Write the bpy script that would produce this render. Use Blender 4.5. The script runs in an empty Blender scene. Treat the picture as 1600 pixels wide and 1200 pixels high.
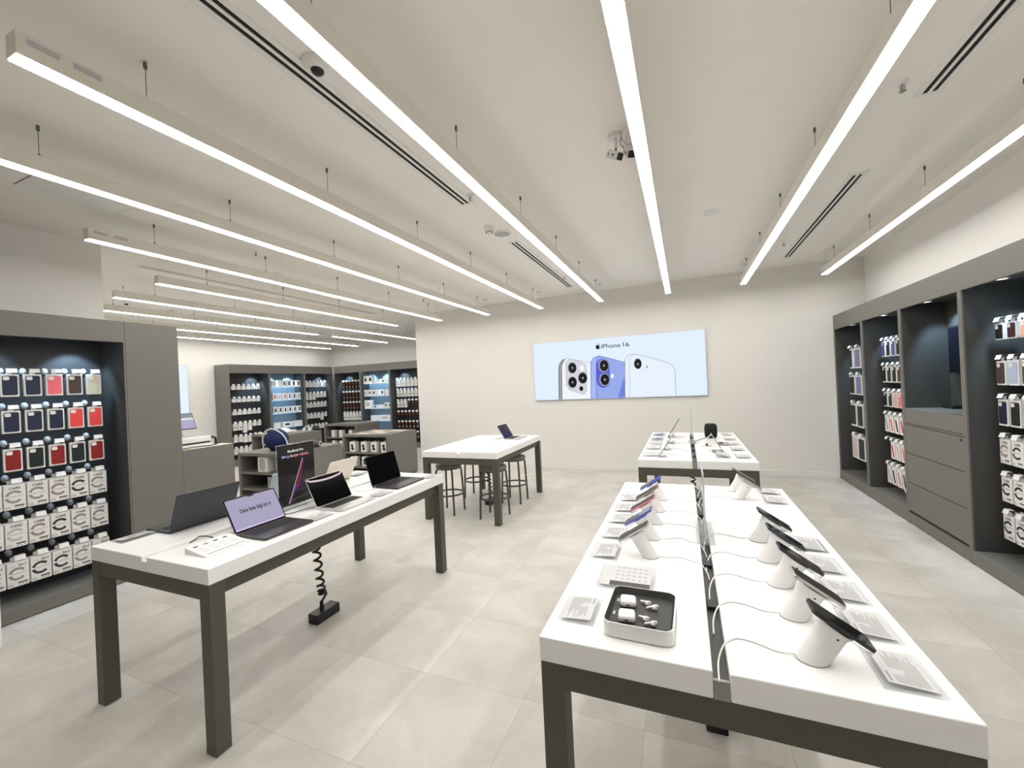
import bpy, bmesh, math, random
from mathutils import Matrix, Vector
random.seed(7)
PI = math.pi
D2R = PI / 180
SC = bpy.context.scene
COL = SC.collection

# ------------------------------------------------------------------ camera
cam_d = bpy.data.cameras.new('camera')
cam_d.sensor_width = 36.0
cam_d.lens = 14.561
cam_d.clip_start = 0.02
cam = bpy.data.objects.new('camera', cam_d)
COL.objects.link(cam)
_y, _p, _r = -0.393957, 0.0016041, -0.0476470
_f = Vector((math.sin(_y) * math.cos(_p), math.cos(_y) * math.cos(_p), math.sin(_p)))
_rt = Vector((math.cos(_y), -math.sin(_y), 0))
_up = _rt.cross(_f)
_r2 = math.cos(_r) * _rt + math.sin(_r) * _up
_u2 = -math.sin(_r) * _rt + math.cos(_r) * _up
cam.matrix_world = Matrix(((_r2.x, _u2.x, -_f.x, 0), (_r2.y, _u2.y, -_f.y, 0), (_r2.z, _u2.z, -_f.z, 1.6), (0, 0, 0, 1)))
SC.camera = cam

# ------------------------------------------------------------------ world, exposure, light levels
w = bpy.data.worlds.new('world')
SC.world = w
w.use_nodes = True
w.node_tree.nodes['Background'].inputs[0].default_value = (0.9, 0.93, 1, 1)
w.node_tree.nodes['Background'].inputs[1].default_value = 0.15
SC.view_settings.view_transform = 'Standard'
SC.view_settings.look = 'None'
SC.view_settings.gamma = 1
SC.view_settings.use_curve_mapping = False
SC.view_settings.exposure = 0.0
LAMP = 22.5            # radiance of the linear pendant lights
LAMP_COL = (1.0, 0.975, 0.935)
SPOT_W = 42.0           # watts of each niche spotlight
SPOT_COL = (0.50, 0.76, 1.0)
SC.cycles.max_bounces = 10
SC.cycles.diffuse_bounces = 6
SC.cycles.glossy_bounces = 5
SC.cycles.transmission_bounces = 8
SC.cycles.transparent_max_bounces = 12
SC.cycles.sample_clamp_indirect = 6
SC.cycles.use_denoising = True

# ------------------------------------------------------------------ helpers
def tag(o, label=None, cat=None, group=None, kind=None):
    if label: o['label'] = label
    if cat: o['category'] = cat
    if group: o['group'] = group
    if kind: o['kind'] = kind
    return o

def srgb(r, g, b):
    f = lambda c: c / 12.92 if c <= 0.04045 else ((c + 0.055) / 1.055) ** 2.4
    return (f(r / 255), f(g / 255), f(b / 255))

MATS = {}
def mat(name, col, rough=0.5, metal=0.0, emit=0.0, trans=0.0, alpha=1.0, spec=0.5, noise=0.0, nscale=40.0, bump=0.0, coat=0.0, ior=1.45):
    if name in MATS: return MATS[name]
    m = bpy.data.materials.new(name)
    m.use_nodes = True
    nt = m.node_tree
    b = nt.nodes['Principled BSDF']
    b.inputs['Base Color'].default_value = (*col, 1)
    b.inputs['Roughness'].default_value = rough
    b.inputs['Metallic'].default_value = metal
    b.inputs['Specular IOR Level'].default_value = spec
    b.inputs['Transmission Weight'].default_value = trans
    b.inputs['IOR'].default_value = ior
    b.inputs['Alpha'].default_value = alpha
    b.inputs['Coat Weight'].default_value = coat
    b.inputs['Coat Roughness'].default_value = 0.05
    if emit > 0:
        b.inputs['Emission Color'].default_value = (*col, 1)
        b.inputs['Emission Strength'].default_value = emit
    if noise > 0 or bump > 0:
        tc = nt.nodes.new('ShaderNodeTexCoord')
        nz = nt.nodes.new('ShaderNodeTexNoise')
        nz.inputs['Scale'].default_value = nscale
        nz.inputs['Detail'].default_value = 3
        nt.links.new(tc.outputs['Object'], nz.inputs['Vector'])
        if noise > 0:
            mx = nt.nodes.new('ShaderNodeMix')
            mx.data_type = 'RGBA'
            mx.inputs['A'].default_value = (*[c * (1 - noise) for c in col], 1)
            mx.inputs['B'].default_value = (*[min(1, c * (1 + noise)) for c in col], 1)
            nt.links.new(nz.outputs['Fac'], mx.inputs['Factor'])
            nt.links.new(mx.outputs['Result'], b.inputs['Base Color'])
        if bump > 0:
            bp = nt.nodes.new('ShaderNodeBump')
            bp.inputs['Strength'].default_value = bump
            bp.inputs['Distance'].default_value = 0.01
            nt.links.new(nz.outputs['Fac'], bp.inputs['Height'])
            nt.links.new(bp.outputs['Normal'], b.inputs['Normal'])
    MATS[name] = m
    return m

def clear(name, col, rough=0.05, alpha=0.16):
    """thin clear acrylic: glossy coat over a mostly see-through body"""
    if name in MATS: return MATS[name]
    m = bpy.data.materials.new(name)
    m.use_nodes = True
    nt = m.node_tree
    nt.nodes.remove(nt.nodes['Principled BSDF'])
    out = nt.nodes['Material Output']
    tr = nt.nodes.new('ShaderNodeBsdfTransparent')
    tr.inputs[0].default_value = (*col, 1)
    gl = nt.nodes.new('ShaderNodeBsdfGlossy')
    gl.inputs['Roughness'].default_value = rough
    df = nt.nodes.new('ShaderNodeBsdfDiffuse')
    df.inputs[0].default_value = (0.8, 0.82, 0.84, 1)
    fr = nt.nodes.new('ShaderNodeFresnel')
    geo = nt.nodes.new('ShaderNodeNewGeometry')
    mul = nt.nodes.new('ShaderNodeMath'); mul.operation = 'SUBTRACT'; mul.use_clamp = True
    nt.links.new(fr.outputs[0], mul.inputs[0]); nt.links.new(geo.outputs['Backfacing'], mul.inputs[1])
    m1 = nt.nodes.new('ShaderNodeMixShader')
    m2 = nt.nodes.new('ShaderNodeMixShader')
    m1.inputs[0].default_value = alpha
    nt.links.new(tr.outputs[0], m1.inputs[1]); nt.links.new(df.outputs[0], m1.inputs[2])
    nt.links.new(mul.outputs[0], m2.inputs[0])
    nt.links.new(m1.outputs[0], m2.inputs[1]); nt.links.new(gl.outputs[0], m2.inputs[2])
    nt.links.new(m2.outputs[0], out.inputs[0])
    MATS[name] = m
    return m

_font_cache = {}
def text_geo(s, bold=0.0):
    """unit-size text outline as (verts, faces), cap height about 0.7, anchored at the left baseline"""
    if (s, bold) in _font_cache: return _font_cache[(s, bold)]
    cu = bpy.data.curves.new('lettering', 'FONT')
    cu.body = s
    cu.resolution_u = 3
    cu.offset = bold
    ob = bpy.data.objects.new('lettering', cu)
    COL.objects.link(ob)
    dg = bpy.context.evaluated_depsgraph_get()
    me = bpy.data.meshes.new_from_object(ob.evaluated_get(dg))
    vs = [tuple(v.co) for v in me.vertices]
    fs = [tuple(p.vertices) for p in me.polygons]
    bpy.data.objects.remove(ob)
    bpy.data.curves.remove(cu)
    bpy.data.meshes.remove(me)
    _font_cache[(s, bold)] = (vs, fs)
    return vs, fs

def rrect(w, h, r, n=5, cx=0, cy=0):
    pts = []
    for (sx, sy, a0) in ((1, 1, 0), (-1, 1, 90), (-1, -1, 180), (1, -1, 270)):
        for i in range(n + 1):
            a = (a0 + 90 * i / n) * D2R
            pts.append((cx + sx * (w / 2 - r) + r * math.cos(a), cy + sy * (h / 2 - r) + r * math.sin(a)))
    return pts

class MB:
    def __init__(self, T=None):
        self.v, self.f, self.m, self.s, self.mats = [], [], [], [], []
        self.T = T or Matrix()
    def mi(self, m):
        if m not in self.mats: self.mats.append(m)
        return self.mats.index(m)
    def add(self, vs, fs, m, smooth=False):
        o = len(self.v)
        self.v += [tuple(self.T @ Vector(p)) for p in vs]
        k = self.mi(m)
        for f in fs:
            self.f.append(tuple(i + o for i in f)); self.m.append(k); self.s.append(smooth)
        return self
    def box(self, x0, y0, z0, x1, y1, z1, m, bev=0.0, seg=2):
        x0, x1 = min(x0, x1), max(x0, x1); y0, y1 = min(y0, y1), max(y0, y1); z0, z1 = min(z0, z1), max(z0, z1)
        vs = [(x, y, z) for x in (x0, x1) for y in (y0, y1) for z in (z0, z1)]
        fs = [(0, 1, 3, 2), (4, 6, 7, 5), (0, 4, 5, 1), (2, 3, 7, 6), (0, 2, 6, 4), (1, 5, 7, 3)]
        if bev <= 0: return self.add(vs, fs, m)
        bm = bmesh.new()
        bv = [bm.verts.new(p) for p in vs]
        for f in fs: bm.faces.new([bv[i] for i in f])
        bmesh.ops.bevel(bm, geom=list(bm.edges), offset=bev, segments=seg, profile=0.5, affect='EDGES')
        bm.verts.index_update()
        self.add([tuple(p.co) for p in bm.verts], [tuple(q.index for q in f.verts) for f in bm.faces], m, False)
        bm.free()
        return self
    def cyl(self, p0, p1, r0, m, r1=None, n=20, caps=True):
        r1 = r0 if r1 is None else r1
        p0, p1 = Vector(p0), Vector(p1)
        a = (p1 - p0).normalized()
        u = a.orthogonal().normalized(); v = a.cross(u)
        ring = lambda p, r: [tuple(p + r * (math.cos(2 * PI * i / n) * u + math.sin(2 * PI * i / n) * v)) for i in range(n)]
        self.add(ring(p0, r0) + ring(p1, r1), [(i, (i + 1) % n, n + (i + 1) % n, n + i) for i in range(n)], m, True)
        if caps:
            if r0 > 1e-6: self.add(ring(p0, r0), [tuple(range(n - 1, -1, -1))], m)
            if r1 > 1e-6: self.add(ring(p1, r1), [tuple(range(n))], m)
        return self
    def skew_cyl(self, c0, c1, r, m, n=28, ex=1.0):
        """tube whose two ends stay horizontal, leaning from c0 to c1"""
        ring = lambda c: [(c[0] + ex * r * math.cos(2 * PI * i / n), c[1] + r * math.sin(2 * PI * i / n), c[2]) for i in range(n)]
        a, b = ring(c0), ring(c1)
        self.add(a + b, [(i, (i + 1) % n, n + (i + 1) % n, n + i) for i in range(n)], m, True)
        self.add(a, [tuple(range(n - 1, -1, -1))], m); self.add(b, [tuple(range(n))], m)
        return self
    def tube(self, pts, r, m, n=6):
        pts = [Vector(p) for p in pts]
        rings = []
        u = None
        for i, p in enumerate(pts):
            t = (pts[min(i + 1, len(pts) - 1)] - pts[max(i - 1, 0)])
            t = t.normalized() if t.length > 1e-9 else Vector((0, 0, 1))
            if u is None: u = t.orthogonal().normalized()
            else:
                u = u - t * u.dot(t)
                u = u.normalized() if u.length > 1e-6 else t.orthogonal().normalized()
            v = t.cross(u)
            rings.append([tuple(p + r * (math.cos(2 * PI * k / n) * u + math.sin(2 * PI * k / n) * v)) for k in range(n)])
        vs = [q for rg in rings for q in rg]
        fs = []
        for i in range(len(pts) - 1):
            for k in range(n):
                a = i * n
                fs.append((a + k, a + (k + 1) % n, a + n + (k + 1) % n, a + n + k))
        self.add(vs, fs, m, True)
        self.add(rings[0], [tuple(range(n - 1, -1, -1))], m); self.add(rings[-1], [tuple(range(n))], m)
        return self
    def lathe(self, prof, m, n=28, c=(0, 0, 0), smooth=True):
        vs, fs = [], []
        for (r, z) in prof:
            for k in range(n):
                vs.append((c[0] + r * math.cos(2 * PI * k / n), c[1] + r * math.sin(2 * PI * k / n), c[2] + z))
        for i in range(len(prof) - 1):
            for k in range(n):
                a = i * n
                fs.append((a + k, a + (k + 1) % n, a + n + (k + 1) % n, a + n + k))
        self.add(vs, fs, m, smooth)
        if prof[0][0] > 1e-5: self.add(vs[:n], [tuple(range(n - 1, -1, -1))], m)
        if prof[-1][0] > 1e-5: self.add(vs[-n:], [tuple(range(n))], m)
        return self
    def prism(self, pts, o, u, v, t, m, side=None):
        """polygon pts laid out on axes u,v at o, thickened by vector t"""
        o, u, v, t = Vector(o), Vector(u), Vector(v), Vector(t)
        n = len(pts)
        a = [tuple(o + p[0] * u + p[1] * v) for p in pts]
        b = [tuple(Vector(q) + t) for q in a]
        flip = u.cross(v).dot(t) < 0
        fs = [tuple(range(n - 1, -1, -1)), tuple(range(n, 2 * n))]
        if flip: fs = [tuple(reversed(f)) for f in fs]
        self.add(a + b, fs, m)
        sf = [(i, (i + 1) % n, n + (i + 1) % n, n + i) for i in range(n)]
        if flip: sf = [tuple(reversed(f)) for f in sf]
        self.add(a + b, sf, side or m)
        return self
    def flat(self, pts, o, u, v, m):
        o, u, v = Vector(o), Vector(u), Vector(v)
        return self.add([tuple(o + p[0] * u + p[1] * v) for p in pts], [tuple(range(len(pts)))], m)
    def ribbon(self, pts, wd, o, u, v, m, closed=False):
        o, u, v = Vector(o), Vector(u), Vector(v)
        P = [Vector((p[0], p[1])) for p in pts]
        n = len(P)
        L = []
        for i in range(n):
            if closed: t = P[(i + 1) % n] - P[i - 1]
            else: t = P[min(i + 1, n - 1)] - P[max(i - 1, 0)]
            t = t.normalized()
            nn = Vector((-t.y, t.x)) * wd / 2
            L.append((P[i] + nn, P[i] - nn))
        vs, fs = [], []
        for a, b in L:
            vs += [tuple(o + a.x * u + a.y * v), tuple(o + b.x * u + b.y * v)]
        for i in range(n if closed else n - 1):
            j = (i + 1) % n
            fs.append((2 * i, 2 * i + 1, 2 * j + 1, 2 * j))
        return self.add(vs, fs, m)
    def text(self, s, o, u, v, size, m, align='l', fit=None, bold=0.02):
        vs, fs = text_geo(s, bold)
        xs = [p[0] for p in vs]
        wd = max(xs) - min(xs)
        sx = size if fit is None else fit / wd
        off = -min(xs) if align == 'l' else -(max(xs) + min(xs)) / 2
        o, u, v = Vector(o), Vector(u), Vector(v)
        return self.add([tuple(o + (p[0] + off) * sx * u + p[1] * size * v) for p in vs], fs, m)
    def mesh(self, name):
        me = bpy.data.meshes.new(name)
        me.from_pydata(self.v, [], self.f)
        for m in self.mats: me.materials.append(m)
        me.polygons.foreach_set('material_index', self.m)
        me.polygons.foreach_set('use_smooth', self.s)
        me.update()
        return me
    def build(self, name, parent=None, loc=None, rz=0):
        return obj(name, self.mesh(name), parent, loc, rz)

def obj(name, me, parent=None, loc=None, rz=0):
    o = bpy.data.objects.new(name, me)
    COL.objects.link(o)
    if parent: o.parent = parent
    if loc: o.location = loc
    if rz: o.rotation_euler = (0, 0, rz)
    return o

def thing(name, label, cat, loc=(0, 0, 0), rz=0, group=None):
    o = bpy.data.objects.new(name, None)
    o.empty_display_size = 0.05
    COL.objects.link(o)
    o.location = loc
    o.rotation_euler = (0, 0, rz)
    return tag(o, label, cat, group)

def dup(root, loc, rz, label, group=None, parent=None):
    c = root.copy()
    COL.objects.link(c)
    if parent is None:
        c.location = loc
        c.rotation_euler = (root.rotation_euler[0], root.rotation_euler[1], rz)
        c['label'] = label
        if group: c['group'] = group
    else:
        c.parent = parent
    for ch in root.children:
        dup(ch, None, 0, None, None, c)
    return c

ORD = ['first', 'second', 'third', 'fourth', 'fifth', 'sixth', 'seventh', 'eighth', 'ninth']

# ------------------------------------------------------------------ materials
def wall_mat(name, col, bump=0.04):
    return mat(name, col, rough=0.85, spec=0.2, noise=0.02, nscale=3.0, bump=bump)
WALL = wall_mat('cream_wall_paint', (0.77, 0.755, 0.722))
CEIL = wall_mat('white_ceiling_paint', (0.87, 0.845, 0.805))
BASEB = mat('white_skirting', (0.78, 0.77, 0.75), rough=0.45)
GREY = mat('grey_laminate', (0.168, 0.159, 0.143), rough=0.55, noise=0.04, nscale=120)
GREYD = mat('dark_grey_laminate', (0.135, 0.130, 0.120), rough=0.55, noise=0.04, nscale=120)
SEAM = mat('black_seam', (0.01, 0.01, 0.01), rough=0.8)
FRAME = mat('olive_grey_metal', (0.080, 0.077, 0.063), rough=0.5, noise=0.05, nscale=60)
TOPW = mat('white_table_laminate', (0.905, 0.90, 0.89), rough=0.28, noise=0.012, nscale=8)
CHAN = mat('dark_channel_metal', (0.04, 0.039, 0.037), rough=0.45, noise=0.1, nscale=30)
CHANF = mat('grey_channel_plate', (0.30, 0.29, 0.28), rough=0.4, metal=0.3)
WHITE = mat('white_plastic', (0.84, 0.835, 0.825), rough=0.35)
WGLOSS = mat('glossy_white_plastic', (0.86, 0.855, 0.845), rough=0.12)
CARD = mat('white_carton', (0.82, 0.81, 0.79), rough=0.5)
PAPER = mat('white_paper', (0.80, 0.80, 0.80), rough=0.7)
PRINT = mat('grey_print', (0.30, 0.30, 0.31), rough=0.7)
PRINTL = mat('pale_grey_print', (0.52, 0.52, 0.53), rough=0.7)
SHEET = mat('card_paper', (0.62, 0.62, 0.63), rough=0.6)
FINE = mat('fine_print', (0.27, 0.27, 0.28), rough=0.7)
INK = mat('black_ink', (0.015, 0.015, 0.016), rough=0.5)
BLACK = mat('black_plastic', (0.012, 0.012, 0.013), rough=0.4)
RUBBER = mat('black_rubber', (0.010, 0.010, 0.011), rough=0.55)
SCREEN = mat('dark_glass_screen', (0.004, 0.004, 0.005), rough=0.06, spec=0.5)
PANEL = mat('matte_laptop_display', (0.003, 0.003, 0.0035), rough=0.12, spec=0.02)
CHROME = mat('steel_wire', (0.45, 0.44, 0.42), rough=0.35, metal=1.0)
LAMPB = mat('cream_lamp_housing', (0.78, 0.75, 0.68), rough=0.5)
WIREM = mat('grey_steel_cable', (0.16, 0.15, 0.14), rough=0.5, metal=0.4)
CEILP = mat('white_ceiling_fitting', (0.80, 0.79, 0.77), rough=0.45)
GRILL = mat('grey_speaker_grille', (0.42, 0.42, 0.42), rough=0.7, noise=0.15, nscale=900)
ACRY = clear('clear_acrylic', (0.97, 0.98, 0.985))
ACRYE = clear('clear_acrylic_edge', (0.95, 0.96, 0.965), alpha=0.14)
GLASS = clear('glass_shelf', (0.90, 0.95, 0.97), alpha=0.06)
TAGM = mat('white_price_tag', (0.84, 0.84, 0.84), rough=0.4)
DISC = mat('pale_grey_disc', (0.80, 0.81, 0.83), rough=0.35, noise=0.25, nscale=120)
STOOLM = mat('dark_grey_stool_metal', (0.085, 0.080, 0.073), rough=0.4, metal=0.2)
CUSH = mat('grey_stool_cushion', (0.19, 0.183, 0.165), rough=0.7, noise=0.08, nscale=50, bump=0.1)
def col_mat(name, r, g, b, rough=0.5, **k): return mat(name, srgb(r, g, b), rough=rough, **k)
NAVY = col_mat('navy_silicone', 30, 38, 66); PINK = col_mat('pink_silicone', 240, 112, 122); BROWN = col_mat('brown_silicone', 78, 62, 56)
STONE = col_mat('pale_sage_silicone', 214, 214, 192); CORAL = col_mat('coral_silicone', 236, 78, 80); REDL = col_mat('dark_red_silicone', 140, 26, 26)
GREEN = col_mat('dark_green_silicone', 26, 38, 34); MAROON = col_mat('maroon_silicone', 62, 26, 34); PEACH = col_mat('peach_silicone', 242, 176, 146)
LBLUE = col_mat('pale_blue_silicone', 172, 188, 212); LAV = col_mat('lavender_silicone', 120, 118, 160); BLUEP = col_mat('violet_blue_silicone', 84, 88, 150)
BLK = col_mat('black_silicone', 20, 20, 24); DGREY = col_mat('charcoal_silicone', 54, 56, 60); PGREY = col_mat('pale_pinkish_grey', 200, 190, 188)
SAGE = col_mat('sage_strap', 140, 158, 148); BEIGE = col_mat('beige_strap', 214, 178, 160); REDS = col_mat('red_strap', 196, 30, 52)
DBROWN = col_mat('dark_brown_carton', 48, 28, 22); ORANGE = col_mat('orange_brown_print', 150, 84, 52); TEAL = col_mat('teal_carton', 0, 130, 150)
WARMGREY = col_mat('warm_grey_print', 150, 138, 136)
UBLUE = col_mat('ultramarine_aluminium', 92, 106, 206, rough=0.35); ROSE = col_mat('pink_aluminium', 216, 130, 150, rough=0.35)
SILVER = mat('silver_aluminium', (0.62, 0.61, 0.60), rough=0.32, metal=0.7); SPACE = mat('space_grey_aluminium', (0.055, 0.052, 0.055), rough=0.38, metal=0.4)
DARKA = mat('midnight_aluminium', (0.050, 0.054, 0.064), rough=0.42, metal=0.3); TEALG = mat('dark_teal_aluminium', (0.05, 0.085, 0.10), rough=0.35, metal=0.4)
GOLD = mat('starlight_aluminium', (0.72, 0.67, 0.57), rough=0.4, metal=0.15); SKYA = mat('sky_blue_aluminium', (0.52, 0.60, 0.66), rough=0.4, metal=0.2)
NAT = mat('sand_titanium', (0.34, 0.31, 0.27), rough=0.35, metal=0.4)
KEYS = mat('black_key_caps', (0.012, 0.011, 0.012), rough=0.6); KEYBED = mat('dark_keyboard_well', (0.045, 0.041, 0.046), rough=0.6)
SPEAKB = col_mat('navy_speaker_fabric', 22, 34, 82, rough=0.8, noise=0.2, nscale=400)
LITE = mat('lamp_diffuser', LAMP_COL, rough=0.5, emit=LAMP)
SPOTE = mat('spotlight_lens', (0.8, 0.92, 1.0), rough=0.5, emit=6)
def LIT(name, r, g, b, e=1.0):
    """a lit display surface: it glows in its colour and reflects almost nothing"""
    m = mat(name, srgb(r, g, b), rough=0.4, emit=e, spec=0.1)
    m.node_tree.nodes['Principled BSDF'].inputs['Base Color'].default_value = (0.01, 0.01, 0.01, 1)
    return m

def floor_material():
    m = bpy.data.materials.new('grey_stone_floor_tile')
    m.use_nodes = True
    nt = m.node_tree; N = nt.nodes; L = nt.links
    b = N['Principled BSDF']
    tc = N.new('ShaderNodeTexCoord')
    sp = N.new('ShaderNodeSeparateXYZ'); L.new(tc.outputs['Object'], sp.inputs[0])
    def math_n(op, a, v=None):
        n = N.new('ShaderNodeMath'); n.operation = op
        if isinstance(a, (int, float)): n.inputs[0].default_value = a
        else: L.new(a, n.inputs[0])
        if v is not None:
            if isinstance(v, (int, float)): n.inputs[1].default_value = v
            else: L.new(v, n.inputs[1])
        return n.outputs[0]
    P = 0.585
    tx = math_n('DIVIDE', math_n('ADD', sp.outputs[0], 0.821 + 20 * P), P)
    ty = math_n('DIVIDE', math_n('ADD', sp.outputs[1], -1.943 + 20 * P), P)
    jx = math_n('LESS_THAN', math_n('PINGPONG', tx, 0.5), 0.0016 / P)
    jy = math_n('LESS_THAN', math_n('PINGPONG', ty, 0.5), 0.0016 / P)
    joint = math_n('MAXIMUM', jx, jy)
    cb = N.new('ShaderNodeCombineXYZ')
    L.new(math_n('FLOOR', tx), cb.inputs[0]); L.new(math_n('FLOOR', ty), cb.inputs[1])
    wn = N.new('ShaderNodeTexWhiteNoise'); wn.noise_dimensions = '2D'; L.new(cb.outputs[0], wn.inputs['Vector'])
    n1 = N.new('ShaderNodeTexNoise'); n1.inputs['Scale'].default_value = 2.2; n1.inputs['Detail'].default_value = 8; n1.inputs['Roughness'].default_value = 0.62; n1.inputs['Distortion'].default_value = 0.6
    ad = N.new('ShaderNodeVectorMath'); ad.operation = 'MULTIPLY_ADD'
    L.new(wn.outputs['Color'], ad.inputs[0]); ad.inputs[1].default_value = (7, 7, 7); L.new(tc.outputs['Object'], ad.inputs[2])
    L.new(ad.outputs[0], n1.inputs['Vector'])
    n2 = N.new('ShaderNodeTexNoise'); n2.inputs['Scale'].default_value = 60; n2.inputs['Detail'].default_value = 4
    L.new(tc.outputs['Object'], n2.inputs['Vector'])
    cr = N.new('ShaderNodeValToRGB')
    cr.color_ramp.elements[0].position = 0.30; cr.color_ramp.elements[0].color = (0.49, 0.465, 0.425, 1)
    cr.color_ramp.elements[1].position = 0.72; cr.color_ramp.elements[1].color = (0.66, 0.64, 0.60, 1)
    t = math_n('ADD', n1.outputs['Fac'], math_n('MULTIPLY', math_n('SUBTRACT', wn.outputs['Value'], 0.5), 0.10))
    t = math_n('ADD', t, math_n('MULTIPLY', math_n('SUBTRACT', n2.outputs['Fac'], 0.5), 0.12))
    L.new(t, cr.inputs[0])
    mx = N.new('ShaderNodeMix'); mx.data_type = 'RGBA'
    L.new(joint, mx.inputs['Factor']); L.new(cr.outputs[0], mx.inputs['A']); mx.inputs['B'].default_value = (0.42, 0.395, 0.36, 1)
    L.new(mx.outputs['Result'], b.inputs['Base Color'])
    L.new(math_n('ADD', math_n('MULTIPLY', n1.outputs['Fac'], 0.2), 0.34), b.inputs['Roughness'])
    b.inputs['Specular IOR Level'].default_value = 0.4
    bp = N.new('ShaderNodeBump'); bp.inputs['Strength'].default_value = 0.08; bp.inputs['Distance'].default_value = 0.004
    L.new(math_n('SUBTRACT', n1.outputs['Fac'], joint), bp.inputs['Height']); L.new(bp.outputs['Normal'], b.inputs['Normal'])
    return m
FLOORM = floor_material()

def peg_material():
    m = mat('dark_perforated_panel', (0.036, 0.036, 0.038), rough=0.5)
    nt = m.node_tree; N = nt.nodes; L = nt.links
    b = N['Principled BSDF']
    tc = N.new('ShaderNodeTexCoord')
    vo = N.new('ShaderNodeTexVoronoi'); vo.inputs['Scale'].default_value = 32; vo.inputs['Randomness'].default_value = 0
    L.new(tc.outputs['Object'], vo.inputs['Vector'])
    lt = N.new('ShaderNodeMath'); lt.operation = 'LESS_THAN'; lt.inputs[1].default_value = 0.16
    L.new(vo.outputs['Distance'], lt.inputs[0])
    mx = N.new('ShaderNodeMix'); mx.data_type = 'RGBA'
    mx.inputs['A'].default_value = (0.040, 0.040, 0.043, 1); mx.inputs['B'].default_value = (0.012, 0.012, 0.013, 1)
    L.new(lt.outputs[0], mx.inputs['Factor']); L.new(mx.outputs['Result'], b.inputs['Base Color'])
    return m
PEG = peg_material()
NICHE = mat('dark_grey_niche_panel', (0.062, 0.061, 0.058), rough=0.5, noise=0.05, nscale=90)
BLUEB = mat('blue_grey_back_panel', (0.15, 0.19, 0.225), rough=0.3, noise=0.04, nscale=20)

# ------------------------------------------------------------------ the setting
ZC = 3.2
YB, XR, XL = 7.454, 2.455, -5.345
def struct(name, mb): return tag(mb.build(name), kind='structure')
struct('floor', MB().box(-10.6, -4.2, -0.1, 2.7, 10.1, 0, FLOORM))
struct('ceiling', MB().box(-10.6, -4.2, ZC, 2.7, 10.1, ZC + 0.12, CEIL))
struct('wall_back', MB().box(-5.29, YB, 0, 2.7, 9.9, ZC, WALL))
struct('wall_right', MB().box(XR, -4.2, 0, 2.7, YB, ZC, WALL))
struct('wall_left', MB().box(-10.6, -4.2, 0, XL, 2.28, ZC, WALL))
struct('wall_far', MB().box(-10.6, 9.86, 0, -5.29, 10.1, ZC, WALL))
struct('wall_side', MB().box(-10.6, 2.28, 0, -10.22, 9.86, ZC, WALL))
struct('wall_front', MB().box(XL, -4.2, 0, XR, -4.0, ZC, mat('dim_shopfront', (0.50, 0.49, 0.47), rough=0.5)))
struct('baseboard_back', MB().box(-5.30, YB - 0.014, 0, 2.05, YB, 0.085, BASEB, 0.003))
struct('baseboard_corner', MB().box(-5.304, YB, 0, -5.29, 9.4, 0.085, BASEB, 0.003))
struct('baseboard_side', MB().box(-10.22, 2.28, 0, -10.206, 6.3, 0.085, BASEB, 0.003))

# ------------------------------------------------------------------ linear pendant lights
def pendant(x, y0, y1, wires, label, feed=True, grp='long pendant strip lights', clips=False):
    zb, hh, wd = 2.92, 0.095, 0.078
    r = thing('pendant_light', label, 'ceiling light', (x, y0, zb), 0, grp)
    Ln = y1 - y0
    MB().box(-wd / 2, 0, 0.004, wd / 2, Ln, hh, LAMPB, 0.003).build('housing', r)
    MB().box(-wd / 2 + 0.004, 0.004, 0, wd / 2 - 0.004, Ln - 0.004, 0.0039, LITE).build('diffuser', r)
    if clips:
        for k in range(2):
            MB().box(wd / 2, 0.03 + k * 0.13, 0.055, wd / 2 + 0.002, 0.12 + k * 0.13, 0.078, PRINTL).build('rating_sticker', r)
    for y in wires:
        if y0 < y < y1:
            b = MB()
            b.cyl((0, y - y0, hh), (0, y - y0, ZC - zb), 0.0017, WIREM, n=6)
            b.cyl((0, y - y0, hh), (0, y - y0, hh + 0.022), 0.006, WIREM, n=8)
            b.cyl((0, y - y0, ZC - zb - 0.03), (0, y - y0, ZC - zb - 0.0005), 0.008, WIREM, n=8)
            b.build('suspension_wire', r)
    if feed:
        b = MB()
        b.cyl((0, Ln - 0.10, hh), (0, Ln - 0.10, ZC - zb - 0.01), 0.003, CEILP, n=6)
        b.lathe([(0.03, 0), (0.033, 0.02), (0.033, 0.0245)], CEILP, n=16, c=(0, Ln - 0.10, ZC - zb - 0.025))
        b.build('feed_cable', r)
    return r
WY = [-2.07, -0.99, 0.09, 1.165, 2.24, 3.32, 4.385, 5.46, 6.58]
pendant(1.862, -0.2, 7.0, WY, 'linear white ceiling light nearest the right wall shelving')
pendant(0.868, -0.2, 7.0, WY, 'linear white ceiling light second from the right wall')
pendant(-0.172, -0.2, 7.0, WY, 'linear white ceiling light passing beside the twin security cameras')
pendant(-1.222, -0.2, 7.0, WY, 'linear white ceiling light passing beside the round dome camera')
pendant(-2.278, 0.735, 7.0, WY, 'linear white ceiling light whose near end shows at the top left', clips=True)
pendant(-3.325, -1.6, 7.0, WY, 'linear white ceiling light passing under the square ceiling hatch')
pendant(-4.36, 1.77, 7.0, WY, 'linear white ceiling light starting above the grey case display wall', clips=True)
pendant(-5.415, 2.78, 7.0, WY, 'linear ceiling light just behind the long dark slot vent', False)
pendant(-6.51, 2.88, 9.27, WY + [7.7, 8.8], 'linear ceiling light in the rear room running past the back wall edge', False)
pendant(-7.53, 3.2, 6.92, WY, 'linear ceiling light in the rear room, front piece of a broken line', False)
pendant(-7.535, 7.36, 9.27, WY + [7.7, 8.8], 'short linear ceiling light in the rear room behind a small gap', False)
pendant(-8.67, 3.2, 9.37, WY + [7.7, 8.8], 'second farthest linear ceiling light in the rear room', False)
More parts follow.
